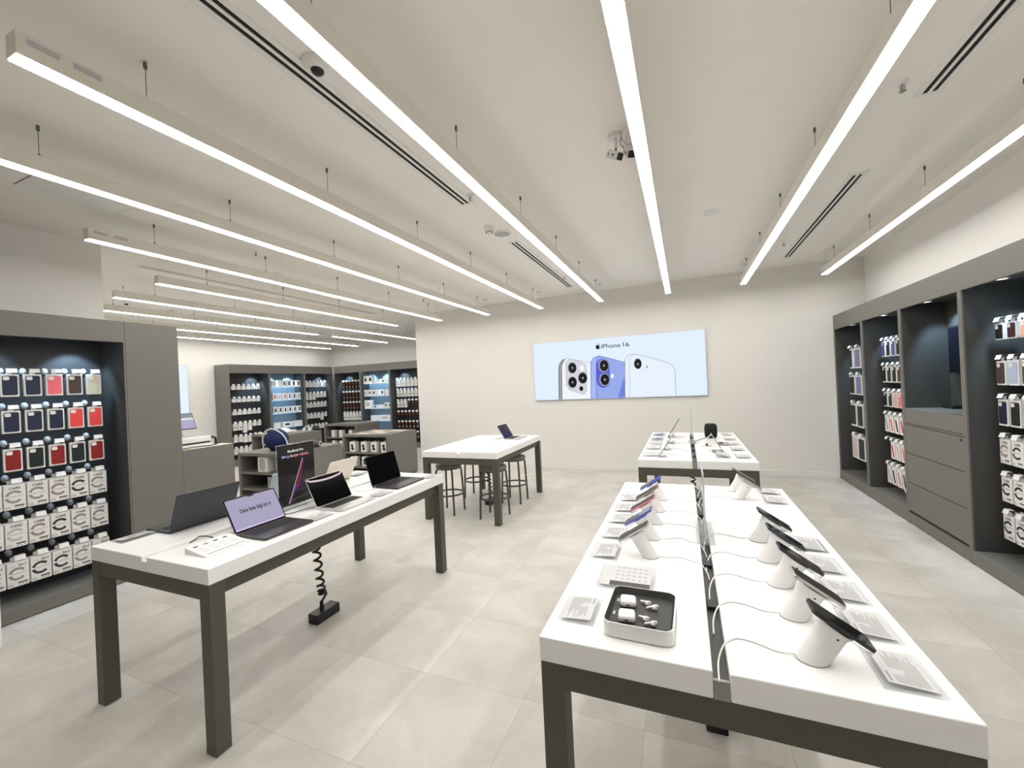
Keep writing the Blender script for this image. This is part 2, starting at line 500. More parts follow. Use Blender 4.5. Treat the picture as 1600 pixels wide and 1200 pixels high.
pendant(-9.70, 3.2, 9.35, WY + [7.7, 8.8], 'farthest linear ceiling light above the rear side wall shelving', False)

# ------------------------------------------------------------------ ceiling fittings
def vent(x, y0, y1, label, wd=0.135):
    r = thing('air_vent', label, 'air vent', (x, y0, ZC), 0, 'slot air vents in the ceiling')
    L = y1 - y0
    b = MB()
    b.box(-wd / 2, 0, -0.006, -0.034, L, 0, CEILP); b.box(0.034, 0, -0.006, wd / 2, L, 0, CEILP)
    b.box(-0.034, 0, -0.006, 0.034, 0.03, 0, CEILP); b.box(-0.034, L - 0.03, -0.006, 0.034, L, 0, CEILP)
    b.box(-0.009, 0.03, -0.006, 0.009, L - 0.03, 0, CEILP)
    b.build('vent_frame', r)
    for s in (-1, 1):
        MB().box(s * 0.009, 0.03, -0.002, s * 0.034, L - 0.03, -0.0005, SEAM).build('slot', r)
vent(-1.69, -1.0, 3.24, 'long slot vent beside the dome camera')
vent(-1.70, 4.30, 6.87, 'slot vent beyond the round ceiling speaker')
vent(1.40, -1.0, 3.24, 'slot vent at the top right corner of the ceiling')
vent(1.40, 4.25, 6.88, 'shorter slot vent on the right, nearer the back wall')
vent(-5.83, 2.80, 6.87, 'thin slot vent in the ceiling of the rear room', 0.12)

t = thing('access_hatch', 'square flush access hatch in the ceiling above a strip light', 'hatch', (-4.045, 1.68, ZC))
b = MB(); b.box(-0.30, -0.29, -0.004, 0.30, 0.29, 0, CEILP); b.build('hatch_panel', t)
b = MB()
for s in (-1, 1):
    b.box(s * 0.303, -0.293, -0.003, s * 0.297, 0.293, -0.0005, SEAM); b.box(-0.303, s * 0.293, -0.003, 0.303, s * 0.287, -0.0005, SEAM)
b.build('shadow_gap', t)

def dome_camera(loc, label, r0=0.062):
    t = thing('dome_camera', label, 'security camera', loc)
    MB().lathe([(r0, 0), (r0, -0.018), (r0 * 0.9, -0.03), (r0 * 0.55, -0.038)], CEILP).build('camera_base', t)
    MB().lathe([(r0 * 0.46, -0.034), (r0 * 0.42, -0.046), (r0 * 0.26, -0.056), (0.002, -0.060)], BLACK, n=20).build('lens_dome', t)
dome_camera((-1.57, 1.515, ZC), 'white dome camera with dark lens beside the long slot vent', 0.068)
dome_camera((-8.06, 3.72, ZC), 'small dome camera on the rear room ceiling', 0.06)
def smoke(loc, label):
    t = thing('smoke_detector', label, 'smoke detector', loc)
    MB().lathe([(0.052, 0), (0.052, -0.022), (0.043, -0.028)], CEILP, n=22).build('detector_base', t)
    MB().lathe([(0.038, -0.028), (0.033, -0.055), (0.030, -0.056)], CEILP, n=22).build('detector_head', t)
    b = MB()
    for k in range(6):
        a = k * PI / 3
        b.box(0.031 * math.cos(a) - 0.006, 0.031 * math.sin(a) - 0.006, -0.058, 0.031 * math.cos(a) + 0.006, 0.031 * math.sin(a) + 0.006, -0.047, BLACK)
    b.build('sensing_slots', t)
smoke((-1.75, 3.80, ZC), 'white smoke detector beside the round ceiling speaker')
smoke((-4.83, 3.86, ZC), 'white smoke detector between the strip lights on the left')
def ceil_speaker(loc, r, label, m2):
    t = thing('ceiling_speaker', label, 'ceiling speaker', loc)
    MB().lathe([(r, 0), (r, -0.008), (r * 0.86, -0.011), (r * 0.86, -0.004)], CEILP, n=32).build('rim', t)
    MB().lathe([(r * 0.86, -0.0045), (r * 0.5, -0.0065), (0.001, -0.007)], m2, n=32).build('grille', t)
ceil_speaker((-1.70, 4.02, ZC), 0.095, 'round grey grilled ceiling speaker next to the smoke detector', GRILL)
ceil_speaker((0.322, 4.53, ZC), 0.075, 'flush round white ceiling disc right of the twin cameras', CEILP)
def sprinkler(loc, k):
    t = thing('sprinkler', k, 'sprinkler', loc, 0, 'small ceiling sprinklers')
    MB().lathe([(0.032, 0), (0.030, -0.008), (0.012, -0.012)], CEILP, n=16).build('escutcheon', t)
    b = MB(); b.cyl((0, 0, -0.01), (0, 0, -0.04), 0.006, CHROME, n=8); b.tube([(-0.01, 0, -0.02), (-0.012, 0, -0.035), (0, 0, -0.05), (0.012, 0, -0.035), (0.01, 0, -0.02)], 0.0025, CHROME)
    b.lathe([(0.017, -0.051), (0.017, -0.053)], CHROME, n=12); b.build('sprinkler_head', t)
sprinkler((-1.578, 3.083, ZC), 'sprinkler beside the far end of the long slot vent')
sprinkler((1.209, 3.03, ZC), 'sprinkler beside the top right slot vent')
sprinkler((1.21, 6.04, ZC), 'sprinkler beside the shorter right slot vent')
sprinkler((-4.274, 3.144, ZC), 'sprinkler on the left between two strip lights')
sprinkler((-6.95, 3.18, ZC), 'sprinkler over the counter at the left')
sprinkler((-1.6, 6.1, ZC), 'sprinkler nearest the back wall left of the poster')
sprinkler((-4.2, 6.2, ZC), 'sprinkler near the left end of the back wall')

# twin security cameras hanging from one ceiling point
t = thing('security_cameras', 'pair of white security cameras with loose red wires on the ceiling', 'security camera', (-0.31, 2.80, ZC))
b = MB(); b.lathe([(0.052, 0), (0.052, -0.012), (0.040, -0.016)], CEILP, n=20, c=(-0.035, 0, 0)); b.cyl((-0.035, 0, -0.014), (-0.035, 0, -0.085), 0.011, CEILP, n=12); b.cyl((-0.035, 0, -0.085), (-0.040, -0.005, -0.11), 0.006, BLACK, n=8); b.build('mounting_arm', t)
b = MB(); b.lathe([(0.050, 0), (0.050, -0.03), (0.042, -0.036)], CEILP, n=20, c=(0.055, -0.01, 0)); b.cyl((0.055, -0.01, -0.03), (0.050, -0.02, -0.10), 0.030, CEILP, n=14); b.build('junction_box', t)
def cam_head(nm, c, az, el, parent):
    M = Matrix.Translation(c) @ Matrix.Rotation(az, 4, 'Z') @ Matrix.Rotation(el, 4, 'Y')
    b = MB(M); b.box(-0.062, -0.027, -0.027, 0.062, 0.027, 0.027, CEILP, 0.012, 3); o = b.build(nm, parent)
    b = MB(M); b.box(0.060, -0.021, -0.021, 0.066, 0.021, 0.021, BLACK, 0.004); b.build('lens_cover', o)
    for xx, rr in ((0.02, 0.008), (-0.03, 0.006)): MB(M).cyl((xx, -0.0275, 0), (xx, -0.029, 0), rr, BLACK, n=10).build('screw_cap', o)
cam_head('camera_body', (-0.045, -0.02, -0.135), -0.7, 0.6, t)
cam_head('camera_body', (0.052, -0.05, -0.150), -1.2, 0.75, t)
b = MB()
for k, d in enumerate((-0.008, 0.0, 0.009)):
    b.tube([(0.01 + d, 0, -0.015), (0.0 + d, -0.02, -0.05), (0.01 + d * 2, -0.03, -0.085), (0.02, -0.03, -0.115)], 0.0022, col_mat('red_wire', 150, 40, 30) if k != 1 else BLACK)
b.build('loose_wires', t)
t = thing('security_camera', 'small dark camera hanging by the left end of the back wall', 'security camera', (-5.0, 7.0, ZC))
MB().cyl((0, 0, 0), (0, 0, -0.06), 0.012, CEILP, n=12).build('mounting_arm', t)
MB().box(-0.03, -0.05, -0.10, 0.03, 0.03, -0.06, BLACK, 0.01).build('camera_body', t)
t = thing('emergency_light', 'white emergency fitting with two curved arms on the rear ceiling', 'emergency light', (-8.32, 4.48, ZC))
MB().box(-0.10, -0.04, -0.05, 0.10, 0.04, 0, CEILP, 0.01).build('light_body', t)
for s in (-1, 1):
    b = MB(); b.tube([(s * 0.07, 0, -0.05), (s * 0.11, -0.02, -0.09), (s * 0.15, -0.03, -0.10)], 0.008, CEILP); b.lathe([(0.032, 0), (0.026, 0.035), (0.01, 0.04)], CEILP, n=14, c=(s * 0.165, -0.035, -0.13)); b.build('spot_head', t)

# ------------------------------------------------------------------ wall display cabinets
class Frame:
    def __init__(s, ox, oy, rot): s.ox, s.oy, s.rot = ox, oy, rot
    def W(s, lx, ly, lz=0):
        c, n = math.cos(s.rot), math.sin(s.rot)
        return (s.ox + c * lx - n * ly, s.oy + n * lx + c * ly, lz)
RW, LW = Frame(2.057, 0, -PI / 2), Frame(-4.69, 0, PI / 2)
FL, FR = Frame(-9.70, 0, PI / 2), Frame(0, 9.42, 0)

def downlight(fr, lx, ly, z, label, power=1.0):
    t = thing('niche_spotlight', label, 'spotlight', fr.W(lx, ly, z), fr.rot, 'recessed niche spotlights')
    MB().lathe([(0.044, 0), (0.044, -0.006), (0.034, -0.008), (0.034, -0.003)], CEILP, n=20).build('bezel', t)
    MB().lathe([(0.034, -0.0035), (0.001, -0.004)], SPOTE, n=20).build('lens', t)
    ld = bpy.data.lights.new('spot_beam', 'SPOT')
    ld.energy = SPOT_W * power; ld.color = SPOT_COL; ld.spot_size = 84 * D2R; ld.spot_blend = 0.5; ld.shadow_soft_size = 0.03
    lo = bpy.data.objects.new('spot_beam', ld); COL.objects.link(lo); lo.parent = t; lo.location = (0, 0, -0.012); lo.rotation_euler = (24 * D2R, 0, 0)

def bay(fr, l0, l1, ztop, zh, zp, depth, pin, label, kind='hook', spot=None, cat='display cabinet', left_w=0.025, right_w=0.025):
    """one wall unit; local x along the wall, y into the wall"""
    t = thing('display_cabinet', label, cat, fr.W(l0, 0, 0), fr.rot, None)
    W = l1 - l0
    g = 0.0008
    MB().box(g, 0, 0.0, left_w, depth, ztop - g, GREY).build('side_panel', t)
    MB().box(W - right_w, 0, 0.0, W - g, depth, ztop - g, GREY).build('side_panel', t)
    MB().box(left_w + 0.0002, 0.012, zp, left_w + 0.002, pin - 0.0005, zh + 0.0295, NICHE).build('inner_lining', t)
    MB().box(W - right_w - 0.002, 0.012, zp, W - right_w - 0.0002, pin - 0.0005, zh + 0.0295, NICHE).build('inner_lining', t)
    MB().box(left_w, 0, zh, W - right_w, 0.03, ztop - g, GREY).build('header', t)
    MB().box(left_w, 0.03, zh + 0.03, W - right_w, depth, zh + 0.06, NICHE).build('soffit', t)
    b = MB(); b.box(left_w, 0.0, 0.008, W - right_w, 0.02, zp, GREY); b.box(left_w, 0.02, zp - 0.02, W - right_w, pin, zp, GREYD); b.build('plinth', t)
    MB().box(left_w, pin, zp - 0.02, W - right_w, pin + 0.02, zh + 0.03, {'hook': PEG, 'shelf': BLUEB, 'niche': NICHE}[kind]).build('back_panel', t)
    if spot is not None:
        for k, s in enumerate(spot):
            downlight(fr, l0 + s[0], s[1], zh + 0.03, 'round spotlight in ' + s[2], s[3] if len(s) > 3 else 1.0)
    return t

ZT, ZH, ZP = 2.386, 2.18, 0.128
bay(RW, -7.454, -6.437, ZT, ZH, ZP, 0.39, 0.36, 'grey hanging bay of tablet cases at the back wall corner', spot=[(0.30, 0.13, 'the tablet case bay')])
bay(RW, -6.437, -5.452, ZT, ZH, ZP, 0.39, 0.36, 'grey hanging bay of small cases and straps, second from back wall', spot=[(0.26, 0.13, 'the strap and case bay')])
tC = bay(RW, -5.452, -4.445, ZT, ZH, 0.11, 0.39, 0.36, 'grey cabinet with four drawer fronts under a screen niche', kind='niche', spot=[(0.22, 0.13, 'the screen niche')])
bay(RW, -4.445, -3.44, ZT, ZH, ZP - 0.02, 0.39, 0.36, 'grey hanging bay nearest the right picture edge', spot=[(0.235, 0.13, 'the rightmost case bay')])
bay(RW, -3.44, -2.44, ZT, ZH, ZP - 0.02, 0.39, 0.36, 'grey hanging bay beyond the right picture edge')
Wc = 1.007
for (z0, z1, nm) in ((1.028, 1.172, 'drawer_front'), (0.724, 1.002, 'drawer_front'), (0.427, 0.717, 'drawer_front'), (0.136, 0.420, 'drawer_front')):
    d = MB().box(0.027, 0.001, z0, Wc - 0.027, 0.022, z1, GREY).build(nm, tC)
    if z0 == 0.724:
        MB().cyl((Wc - 0.065, 0.001, 0.975), (Wc - 0.065, -0.004, 0.975), 0.010, BLACK, n=14).build('lock', d)
MB().box(0.027, 0.004, 1.008, Wc - 0.027, 0.02, 1.022, GREY).build('rail', tC)
b = MB()
b.box(0.026, 0.02, 0.11, Wc - 0.026, 0.03, 1.16, SEAM); b.build('carcass', tC)
MB().box(0.026, 0.0225, 1.145, Wc - 0.026, 0.36, 1.1722, GREYD).build('counter_shelf', tC)
# the screen in the niche and the black box below it
t = thing('wall_screen', 'dark flat screen on the back of the drawer cabinet niche', 'screen', RW.W(-4.95, 0.305, 1.51), RW.rot)
MB().box(-0.36, 0, 0, 0.36, 0.028, 0.445, BLACK, 0.006).build('housing', t)
MB().box(-0.345, -0.0015, 0.015, 0.345, 0, 0.43, mat('dark_blue_screen', (0.006, 0.007, 0.014), rough=0.25, spec=0.15)).build('display', t)
MB().box(-0.06, 0.028, 0.15, 0.06, 0.054, 0.30, BLACK).build('wall_bracket', t)
t = thing('media_player', 'flat black box lying on the shelf under the dark screen', 'media player', RW.W(-5.28, 0.30, 1.1722), RW.rot)
MB().box(-0.09, -0.035, 0, 0.09, 0.035, 0.03, BLACK, 0.006).build('housing', t)
MB().box(0.05, -0.0365, 0.01, 0.07, -0.035, 0.014, PRINT).build('status_light', t)

# left display wall
LT, LH, LP = 2.343, 2.153, 0.105
bay(LW, 1.115, 2.14, LT, LH, LP, 0.62, 0.37, 'dark case display bay at the left picture edge', spot=[(0.80, 0.15, 'the left case display bay', 0.8), (0.3, 0.15, 'the left case display bay, off to the side', 0.4)], right_w=0.012)
bay(LW, 0.1, 1.115, LT, LH, LP, 0.62, 0.37, 'dark case display bay beyond the left picture edge')
t = thing('end_panel', 'broad plain grey end panel right of the left case display', 'panel', LW.W(2.142, 0, 0), LW.rot)
MB().box(0, 0, 0, 0.425, 0.62, LT, GREY).build('panel_body', t)
MB().box(0, -0.0006, 0, 0.425, 0.0, 0.008, SEAM).build('shadow_gap', t)

# rear room shelving, side wall and back wall
ZTf = 2.386
fl = [('white boxes nearest the poster', 'hook'), ('boxed phones on glass', 'shelf'), ('white packs in the room corner', 'hook')]
edges = [6.32, 7.348, 8.398, 9.42]
for k, (nm, kd) in enumerate(fl):
    n = 'the side wall bay of ' + nm
    bay(FL, edges[k], edges[k + 1] - (0.0 if k < 2 else 0.02), ZTf, ZH, ZP, 0.50, 0.36, 'grey rear side wall bay of ' + nm, kind=kd,
        spot=[(0.80, 0.15, n)] if kd == 'hook' else [(0.25, 0.15, n + ', left one', 1.6), (0.78, 0.15, n + ', right one', 1.6)])
fe = [-9.70, -8.688, -7.635, -6.62, -5.60]
fr_ = [('brown packs in the room corner', 'hook'), ('headphone boxes on glass', 'shelf'), ('white and brown packs beside the wall edge', 'hook'), ('packs hidden behind the wall edge', 'hook')]
for k, (nm, kd) in enumerate(fr_):
    n = 'the rear wall bay of ' + nm
    bay(FR, fe[k] + (0.02 if k == 0 else 0), fe[k + 1], ZTf, ZH, ZP, 0.435, 0.36, 'grey rear wall bay of ' + nm, kind=kd,
        spot=[(0.25, 0.15, n)] if kd == 'hook' else [(0.15, 0.15, n + ', left one', 1.6), (0.7, 0.15, n + ', right one', 1.6)])

# ------------------------------------------------------------------ products that hang on hooks
U, V = (1, 0, 0), (0, 0, 1)
_pk = {}
def pack_meshes(kind, col, w, h, th):
    key = (kind, col.name if col else '', w, h, th)
    if key in _pk: return _pk[key]
    b = MB(); parts = []
    if kind == 'case':                       # carton with a window that shows a phone case
        b.box(-w / 2, 0, -h, w / 2, th, 0, CARD, 0.0015, 1)
        c = MB()
        cw, ch = w * 0.80, h * 0.86
        c.prism(rrect(cw, ch, cw * 0.14, 4, 0, -h / 2), (0, -0.0006, 0), U, V, (0, -0.003, 0), col)
        parts.append(('phone_case', c.mesh('phone_case')))
        c = MB()
        c.prism(rrect(cw * 0.42, cw * 0.36, cw * 0.10, 4, -cw * 0.24, -h / 2 + ch / 2 - cw * 0.25), (0, -0.0037, 0), U, V, (0, -0.0006, 0), CARD)
        parts.append(('camera_opening', c.mesh('camera_opening')))
        c = MB(); c.flat(rrect(cw * 0.40, ch * 0.09, ch * 0.044, 5, 0, -h / 2 - ch * 0.26), (0, -0.0034, 0), U, V, mat('pale_case_logo', (0.30, 0.31, 0.34), rough=0.4))
        parts.append(('printed_logo', c.mesh('printed_logo')))
    elif kind in ('ring', 'ring2'):          # white carton printed with a broken ring
        b.box(-w / 2, 0, -h, w / 2, th, 0, CARD, 0.0015, 1)
        y = -0.0008
        s = w / 0.115
        if kind == 'ring':
            b.text('CARE', (0, y, -0.036 * s), U, V, 0.026 * s, INK, 'c', fit=0.062 * s)
        else:
            b.text('CARE', (-0.046 * s, y, -0.036 * s), U, V, 0.014 * s, PRINTL, fit=0.03 * s)
            b.text('2in1', (0.0, y, -0.038 * s), U, V, 0.026 * s, INK, fit=0.042 * s)
        cx, cz, R = -0.004 * s, -0.094 * s, 0.036 * s
        up = [(cx + R * 1.1 * math.cos(a * D2R), cz + 0.004 * s + R * math.sin(a * D2R)) for a in range(32, 181, 10)]
        lo = [(cx + R * 1.1 * math.cos(a * D2R), cz - 0.004 * s + R * math.sin(a * D2R)) for a in range(182, 332, 10)]
        b.ribbon(up, 0.018 * s, (0, y, 0), U, V, col); b.ribbon(lo, 0.018 * s, (0, y, 0), U, V, col)
        b.ribbon([(cx - R * 0.8, cz), (cx + R * 0.2, cz + 0.002), (cx + R * 1.3, cz + 0.004)], 0.0035 * s, (0, y, 0), U, V, WARMGREY)
        zb = -h + 0.018 * s
        b.flat(rrect(0.024 * s, 0.016 * s, 0.003, 2, -0.040 * s, zb), (0, y, 0), U, V, WARMGREY)
        b.flat(rrect(0.017 * s, 0.009 * s, 0.002, 2, -0.040 * s, zb), (0, y - 0.0003, 0), U, V, CARD)
        b.flat(rrect(0.052 * s, 0.009 * s, 0.003, 2, 0.022 * s, zb + 0.010 * s), (0, y, 0), U, V, INK)
        for k in range(3):
            b.flat(rrect(0.007 * s, 0.006 * s, 0.002, 2, (0.004 + 0.018 * k) * s, zb - 0.004 * s), (0, y, 0), U, V, INK)
    elif kind == 'strap':                    # white carton with a diagonal watch strap
        b.box(-w / 2, 0, -h, w / 2, th, 0, CARD, 0.0015, 1)
        c = MB()
        c.prism([(-0.30 * w, -0.22 * h), (-0.05 * w, -0.22 * h), (0.34 * w, -0.88 * h), (0.08 * w, -0.88 * h)], (0, -0.0006, 0), U, V, (0, -0.003, 0), col)
        parts.append(('watch_strap', c.mesh('watch_strap')))
    elif kind == 'tablet':
        b.box(-w / 2, 0, -h, w / 2, th, 0, CARD, 0.002, 1)
        c = MB(); c.prism(rrect(w * 0.84, h * 0.86, 0.008, 3, 0, -h / 2), (0, -0.0006, 0), U, V, (0, -0.003, 0), col)
        parts.append(('tablet_cover', c.mesh('tablet_cover')))
    elif kind == 'brown':
        b.box(-w / 2, 0, -h, w / 2, th, 0, DBROWN, 0.001, 1)
        b.flat(rrect(w * 0.5, h * 0.14, 0.003, 2, 0.05 * w, -h * 0.22), (0, -0.0008, 0), U, V, ORANGE)
        b.flat(rrect(w * 0.4, h * 0.28, 0.003, 2, 0.1 * w, -h * 0.7), (0, -0.0008, 0), U, V, col)
    elif kind == 'white':
        b.box(-w / 2, 0, -h, w / 2, th, 0, CARD, 0.001, 1)
        b.flat(rrect(w * 0.5, 0.008, 0.002, 2, 0, -h * 0.3), (0, -0.0008, 0), U, V, PRINTL)
        if col is not CARD: b.flat(rrect(w * 0.32, h * 0.22, 0.003, 2, 0, -h * 0.62), (0, -0.0008, 0), U, V, col)
    # hanging tab on top
    b.box(-w * 0.16, th * 0.4, 0, w * 0.16, th * 0.5, 0.028, TAGM)
    _pk[key] = (b.mesh({'case': 'phone_case_box', 'tablet': 'tablet_case_box', 'strap': 'watch_strap_pack'}.get(kind, 'accessory_pack')), parts)
    return _pk[key]
NAMES = {'case': ('phone_case_box', 'phone case box'), 'tablet': ('tablet_case_box', 'tablet case box'), 'strap': ('watch_strap_pack', 'watch strap pack'),
         'ring': ('accessory_pack', 'accessory pack'), 'ring2': ('accessory_pack', 'accessory pack'), 'brown': ('accessory_pack', 'accessory pack'), 'white': ('accessory_pack', 'accessory pack')}
def pack(fr, lx, ly, z, kind, col, w, h, th, label, group):
    me, parts = pack_meshes(kind, col, w, h, th)
    nm, cat = NAMES[kind]
    o = tag(obj(nm, me, None, fr.W(lx, ly, z), fr.rot), label, cat, group)
    for pn, pm in parts: obj(pn, pm, o)
    return o
_hk = {}
def hook(fr, lx, ly, z, back, label, group, disc=False, tagw=0.058, tagh=0.034):
    """tag at (lx, ly, z); rod runs back to the panel"""
    key = (round(back - ly, 3), tagw, tagh)
    if key not in _hk:
        d = back - ly
        b = MB(); b.tube([(0, 0.004, 0.002), (0, d * 0.5, -0.004), (0, d - 0.002, -0.006)], 0.0028, CHROME, 6); rod = b.mesh('display_hook')
        b = MB(); b.prism([(-tagw / 2, -tagh * 0.5), (tagw / 2, -tagh * 0.5), (tagw / 2, tagh * 0.5), (-tagw / 2, tagh * 0.5)], (0, 0, 0), U, (0, 0.35, 0.94), (0, -0.0015, 0), TAGM)
        b.box(-tagw / 2, tagh * 0.17, tagh * 0.46, tagw / 2, tagh * 0.17 + 0.03, tagh * 0.49, TAGM)
        tg = b.mesh('price_tag')
        b = MB(Matrix.Translation((0, d - 0.001, 0.006)) @ Matrix.Diagonal((0.72, 0.8, 1.0, 1.0)) @ Matrix.Rotation(PI / 2, 4, 'X')); b.lathe([(0.029, 0.0)] + [(0.029 * math.cos(a * D2R), 0.006 + 0.030 * math.sin(a * D2R)) for a in range(0, 86, 14)] + [(0.0, 0.036)], DISC, n=22); dc = b.mesh('base_disc')
        _hk[key] = (rod, tg, dc)
    rod, tg, dc = _hk[key]
    o = tag(obj('display_hook', rod, None, fr.W(lx, ly, z), fr.rot), label, 'display hook', group)
    obj('price_tag', tg, o)
    if disc: obj('base_disc', dc, o)
    return o

# -- left display: six rows of hooks
rowz = [1.868, 1.582, 1.285, 1.006, 0.712, 0.408]
colours = [[NAVY, NAVY, NAVY, PINK, BROWN, STONE], [NAVY, NAVY, NAVY, NAVY, CORAL, CORAL], [GREEN, REDL, GREEN, REDL, GREEN, REDL]]
cname = {NAVY: 'navy', PINK: 'pink', BROWN: 'brown', STONE: 'pale sage', CORAL: 'coral red', REDL: 'dark red', GREEN: 'dark green', MAROON: 'maroon', PEACH: 'peach', LBLUE: 'pale blue', LAV: 'lavender',
         BLUEP: 'violet blue', BLK: 'black', DGREY: 'charcoal', PGREY: 'pale pinkish', SAGE: 'sage', BEIGE: 'beige', REDS: 'red', WARMGREY: 'warm grey', INK: 'black', PRINT: 'grey'}
rname = ['top row', 'second row', 'third row', 'fourth row', 'fifth row', 'bottom row']
ringc = [[PRINT, PRINT, PRINT, WARMGREY, DGREY, PRINT], [WARMGREY, PGREY, WARMGREY, DGREY, WARMGREY, WARMGREY], [DGREY, PRINT, DGREY, DGREY, PRINT, DGREY]]
lpos = ['cut by the picture edge', 'leftmost whole one', 'second from left', 'middle one', 'second from right', 'rightmost']
for r in range(6):
    for c in range(6):
        lx = 1.480 + 0.1245 * (c - 1)
        z = rowz[r]
        where = '%s of left wall display, %s' % (rname[r], lpos[c])
        if r < 3:
            m = colours[r][c]
            pack(LW, lx, 0.160, z, 'case', m, 0.100, 0.176, 0.020, '%s boxed phone case, %s' % (cname[m], where), 'phone case boxes on the left display')
        else:
            m = ringc[r - 3][c]
            k = 'ring' if r < 5 else 'ring2'
            pack(LW, lx, 0.160, z, k, m, 0.115, 0.192, 0.016, 'front ring print box, %s' % where, 'ring print boxes on the left display')
            for q in range(2):
                pack(LW, lx - 0.004 * (q + 1), 0.182 + 0.022 * q, z + 0.002, k, m, 0.115, 0.192, 0.016,
                     '%s ring print box, %s' % (('second', 'rearmost')[q], where), 'ring print boxes on the left display')
        hook(LW, lx + 0.012, 0.155, z + 0.028, 0.37, 'tagged wire hook, %s' % where, 'tagged hooks on the left display', True)

# -- right wall, bay D (nearest the picture edge)
rzD = [1.885, 1.602, 1.31, 1.012, 0.722, 0.435]
Dk = [('case', [BLK, MAROON, PEACH], 0.092, 0.122), ('case', [BROWN, LBLUE, DGREY], 0.096, 0.182), ('case', [NAVY, BLK, NAVY], 0.102, 0.196),
      ('ring', [WARMGREY, DGREY, PRINT], 0.108, 0.186), ('ring', [INK, INK, INK], 0.108, 0.186), ('ring', [NAVY, NAVY, NAVY], 0.108, 0.186)]
for r in range(6):
    kd, cs, pw, ph = Dk[r]
    for c in range(3):
        lx = -4.30 + 0.128 * c
        where = '%s of rightmost bay, %s column' % (rname[r], ORD[c])
        for q in range(3):
            lab = ('%s %s, %s' % (cname[cs[c]], 'phone case in white box' if kd == 'case' else 'ring white pack', where)) if q == 0 else '%s %s box behind the front one, %s' % (cname[cs[c]], ('second', 'third')[q - 1], where)
            pack(RW, lx + 0.003 * q, 0.150 + 0.030 * q, rzD[r] + 0.002 * q, kd, cs[c], pw, ph, 0.026, lab, 'boxes hanging in the rightmost bay')
        hook(RW, lx, 0.138, rzD[r] + 0.030, 0.36, 'wire hook with white tag, %s' % where, 'hooks in the rightmost bay')
# -- bay B
rzB = [1.900, 1.605, 1.300, 1.030, 0.725, 0.435]
Bk = [('case', [BLUEP, MAROON, BLUEP, BLK], 0.092, 0.18), ('case', [BLK, GREEN, BLK, MAROON], 0.096, 0.19), ('case', [BLK, GREEN, BEIGE, PINK], 0.088, 0.17),
      ('strap', [SAGE, CORAL, BLK, REDS], 0.096, 0.20), ('strap', [None, REDS, BEIGE, PINK], 0.096, 0.20), ('strap', [BEIGE, BLK, PINK, BLK], 0.096, 0.215)]
for r in range(6):
    kd, cs, pw, ph = Bk[r]
    for c in range(4):
        lx = -6.27 + 0.125 * c
        where = '%s of second bay from back wall, %s column' % (rname[r], ORD[c])
        if cs[c] is not None:
            for q in range(2):
                lab = '%s %s, %s' % (cname[cs[c]], 'phone case' if kd == 'case' else 'strap pack', where) if q == 0 else '%s box behind front one, %s' % (cname[cs[c]], where)
                pack(RW, lx + 0.003 * q, 0.150 + 0.034 * q, rzB[r], kd, cs[c], pw, ph, 0.028, lab, 'boxes hanging in the second bay from the back wall')
        hook(RW, lx, 0.136, rzB[r] + 0.030, 0.36, 'wire hook with tag, %s' % where, 'hooks in the second bay from the back wall')
pack(RW, -5.86, 0.15, 0.225, 'white', TEAL, 0.09, 0.03, 0.02, 'small teal edged pack lowest in the second bay from back wall', 'boxes hanging in the second bay from the back wall')
# -- bay A
rzA = [1.870, 1.500, 1.110, 0.665]
Ak = [[(BLK, 0.085, 0.27), (LAV, 0.19, 0.27)], [(BLK, 0.19, 0.26), (LAV, 0.19, 0.26)], [(BLK, 0.19, 0.31), (BLK, 0.19, 0.31)], [(PGREY, 0.21, 0.31), (BLK, 0.21, 0.31)]]
for r in range(4):
    for c in range(2):
        m, pw, ph = Ak[r][c]
        lx = -7.15 + 0.235 * c
        where = '%s of tablet bay, %s column' % (('top row', 'second row', 'third row', 'bottom row')[r], ('left', 'right')[c])
        for q in range(2):
            pack(RW, lx, 0.10 + 0.036 * q, rzA[r], 'tablet', m, pw, ph, 0.030, '%s boxed tablet cover%s, %s' % (cname[m], '' if q == 0 else ' behind the front one', where), 'tablet case boxes at the back corner')
        hook(RW, lx, 0.085, rzA[r] + 0.030, 0.36, 'wire hook with long white tag, %s' % where, 'hooks in the tablet bay', False, 0.09)

# -- rear room, side wall
def far_row(fr, xs, z, specs, where, grp, ly=0.17):
    for i, (lx, sp) in enumerate(zip(xs, specs)):
        kd, m, pw, ph = sp
        nm = 'dark brown' if kd == 'brown' else 'small white'
        pos = ORD[i] + ' from left'
        pack(fr, lx, ly + 0.01, z, kd, m, pw, ph, 0.05, '%s pack, %s, %s' % (nm, where, pos), grp)
        hook(fr, lx, ly, z + 0.026, 0.36, 'tagged hook, %s, %s' % (where, pos), 'tagged hooks in the rear room', False, 0.06, 0.045)
xs6 = [6.545 + 0.1215 * i for i in range(6)]
wsm = ('white', CARD, 0.098, 0.088)
for r, (z, sp) in enumerate([(1.880, [wsm] * 6), (1.580, [wsm] * 6), (1.277, [wsm] * 6),
                             (0.985, [('white', INK, 0.098, 0.165), ('white', INK, 0.098, 0.165), ('white', CARD, 0.09, 0.235), ('white', CARD, 0.09, 0.19), ('white', CARD, 0.09, 0.10), ('white', CARD, 0.09, 0.10)]),
                             (0.67, [('white', CARD, 0.098, 0.135)] * 2 + [('white', CARD, 0.098, 0.16)] * 4), (0.385, [('white', CARD, 0.098, 0.14)] * 6)]):
    far_row(FL, xs6, z, sp, '%s of side wall bay nearest poster' % rname[r], 'white packs nearest the poster')
xs5 = [8.60 + 0.128 * i for i in range(6)]
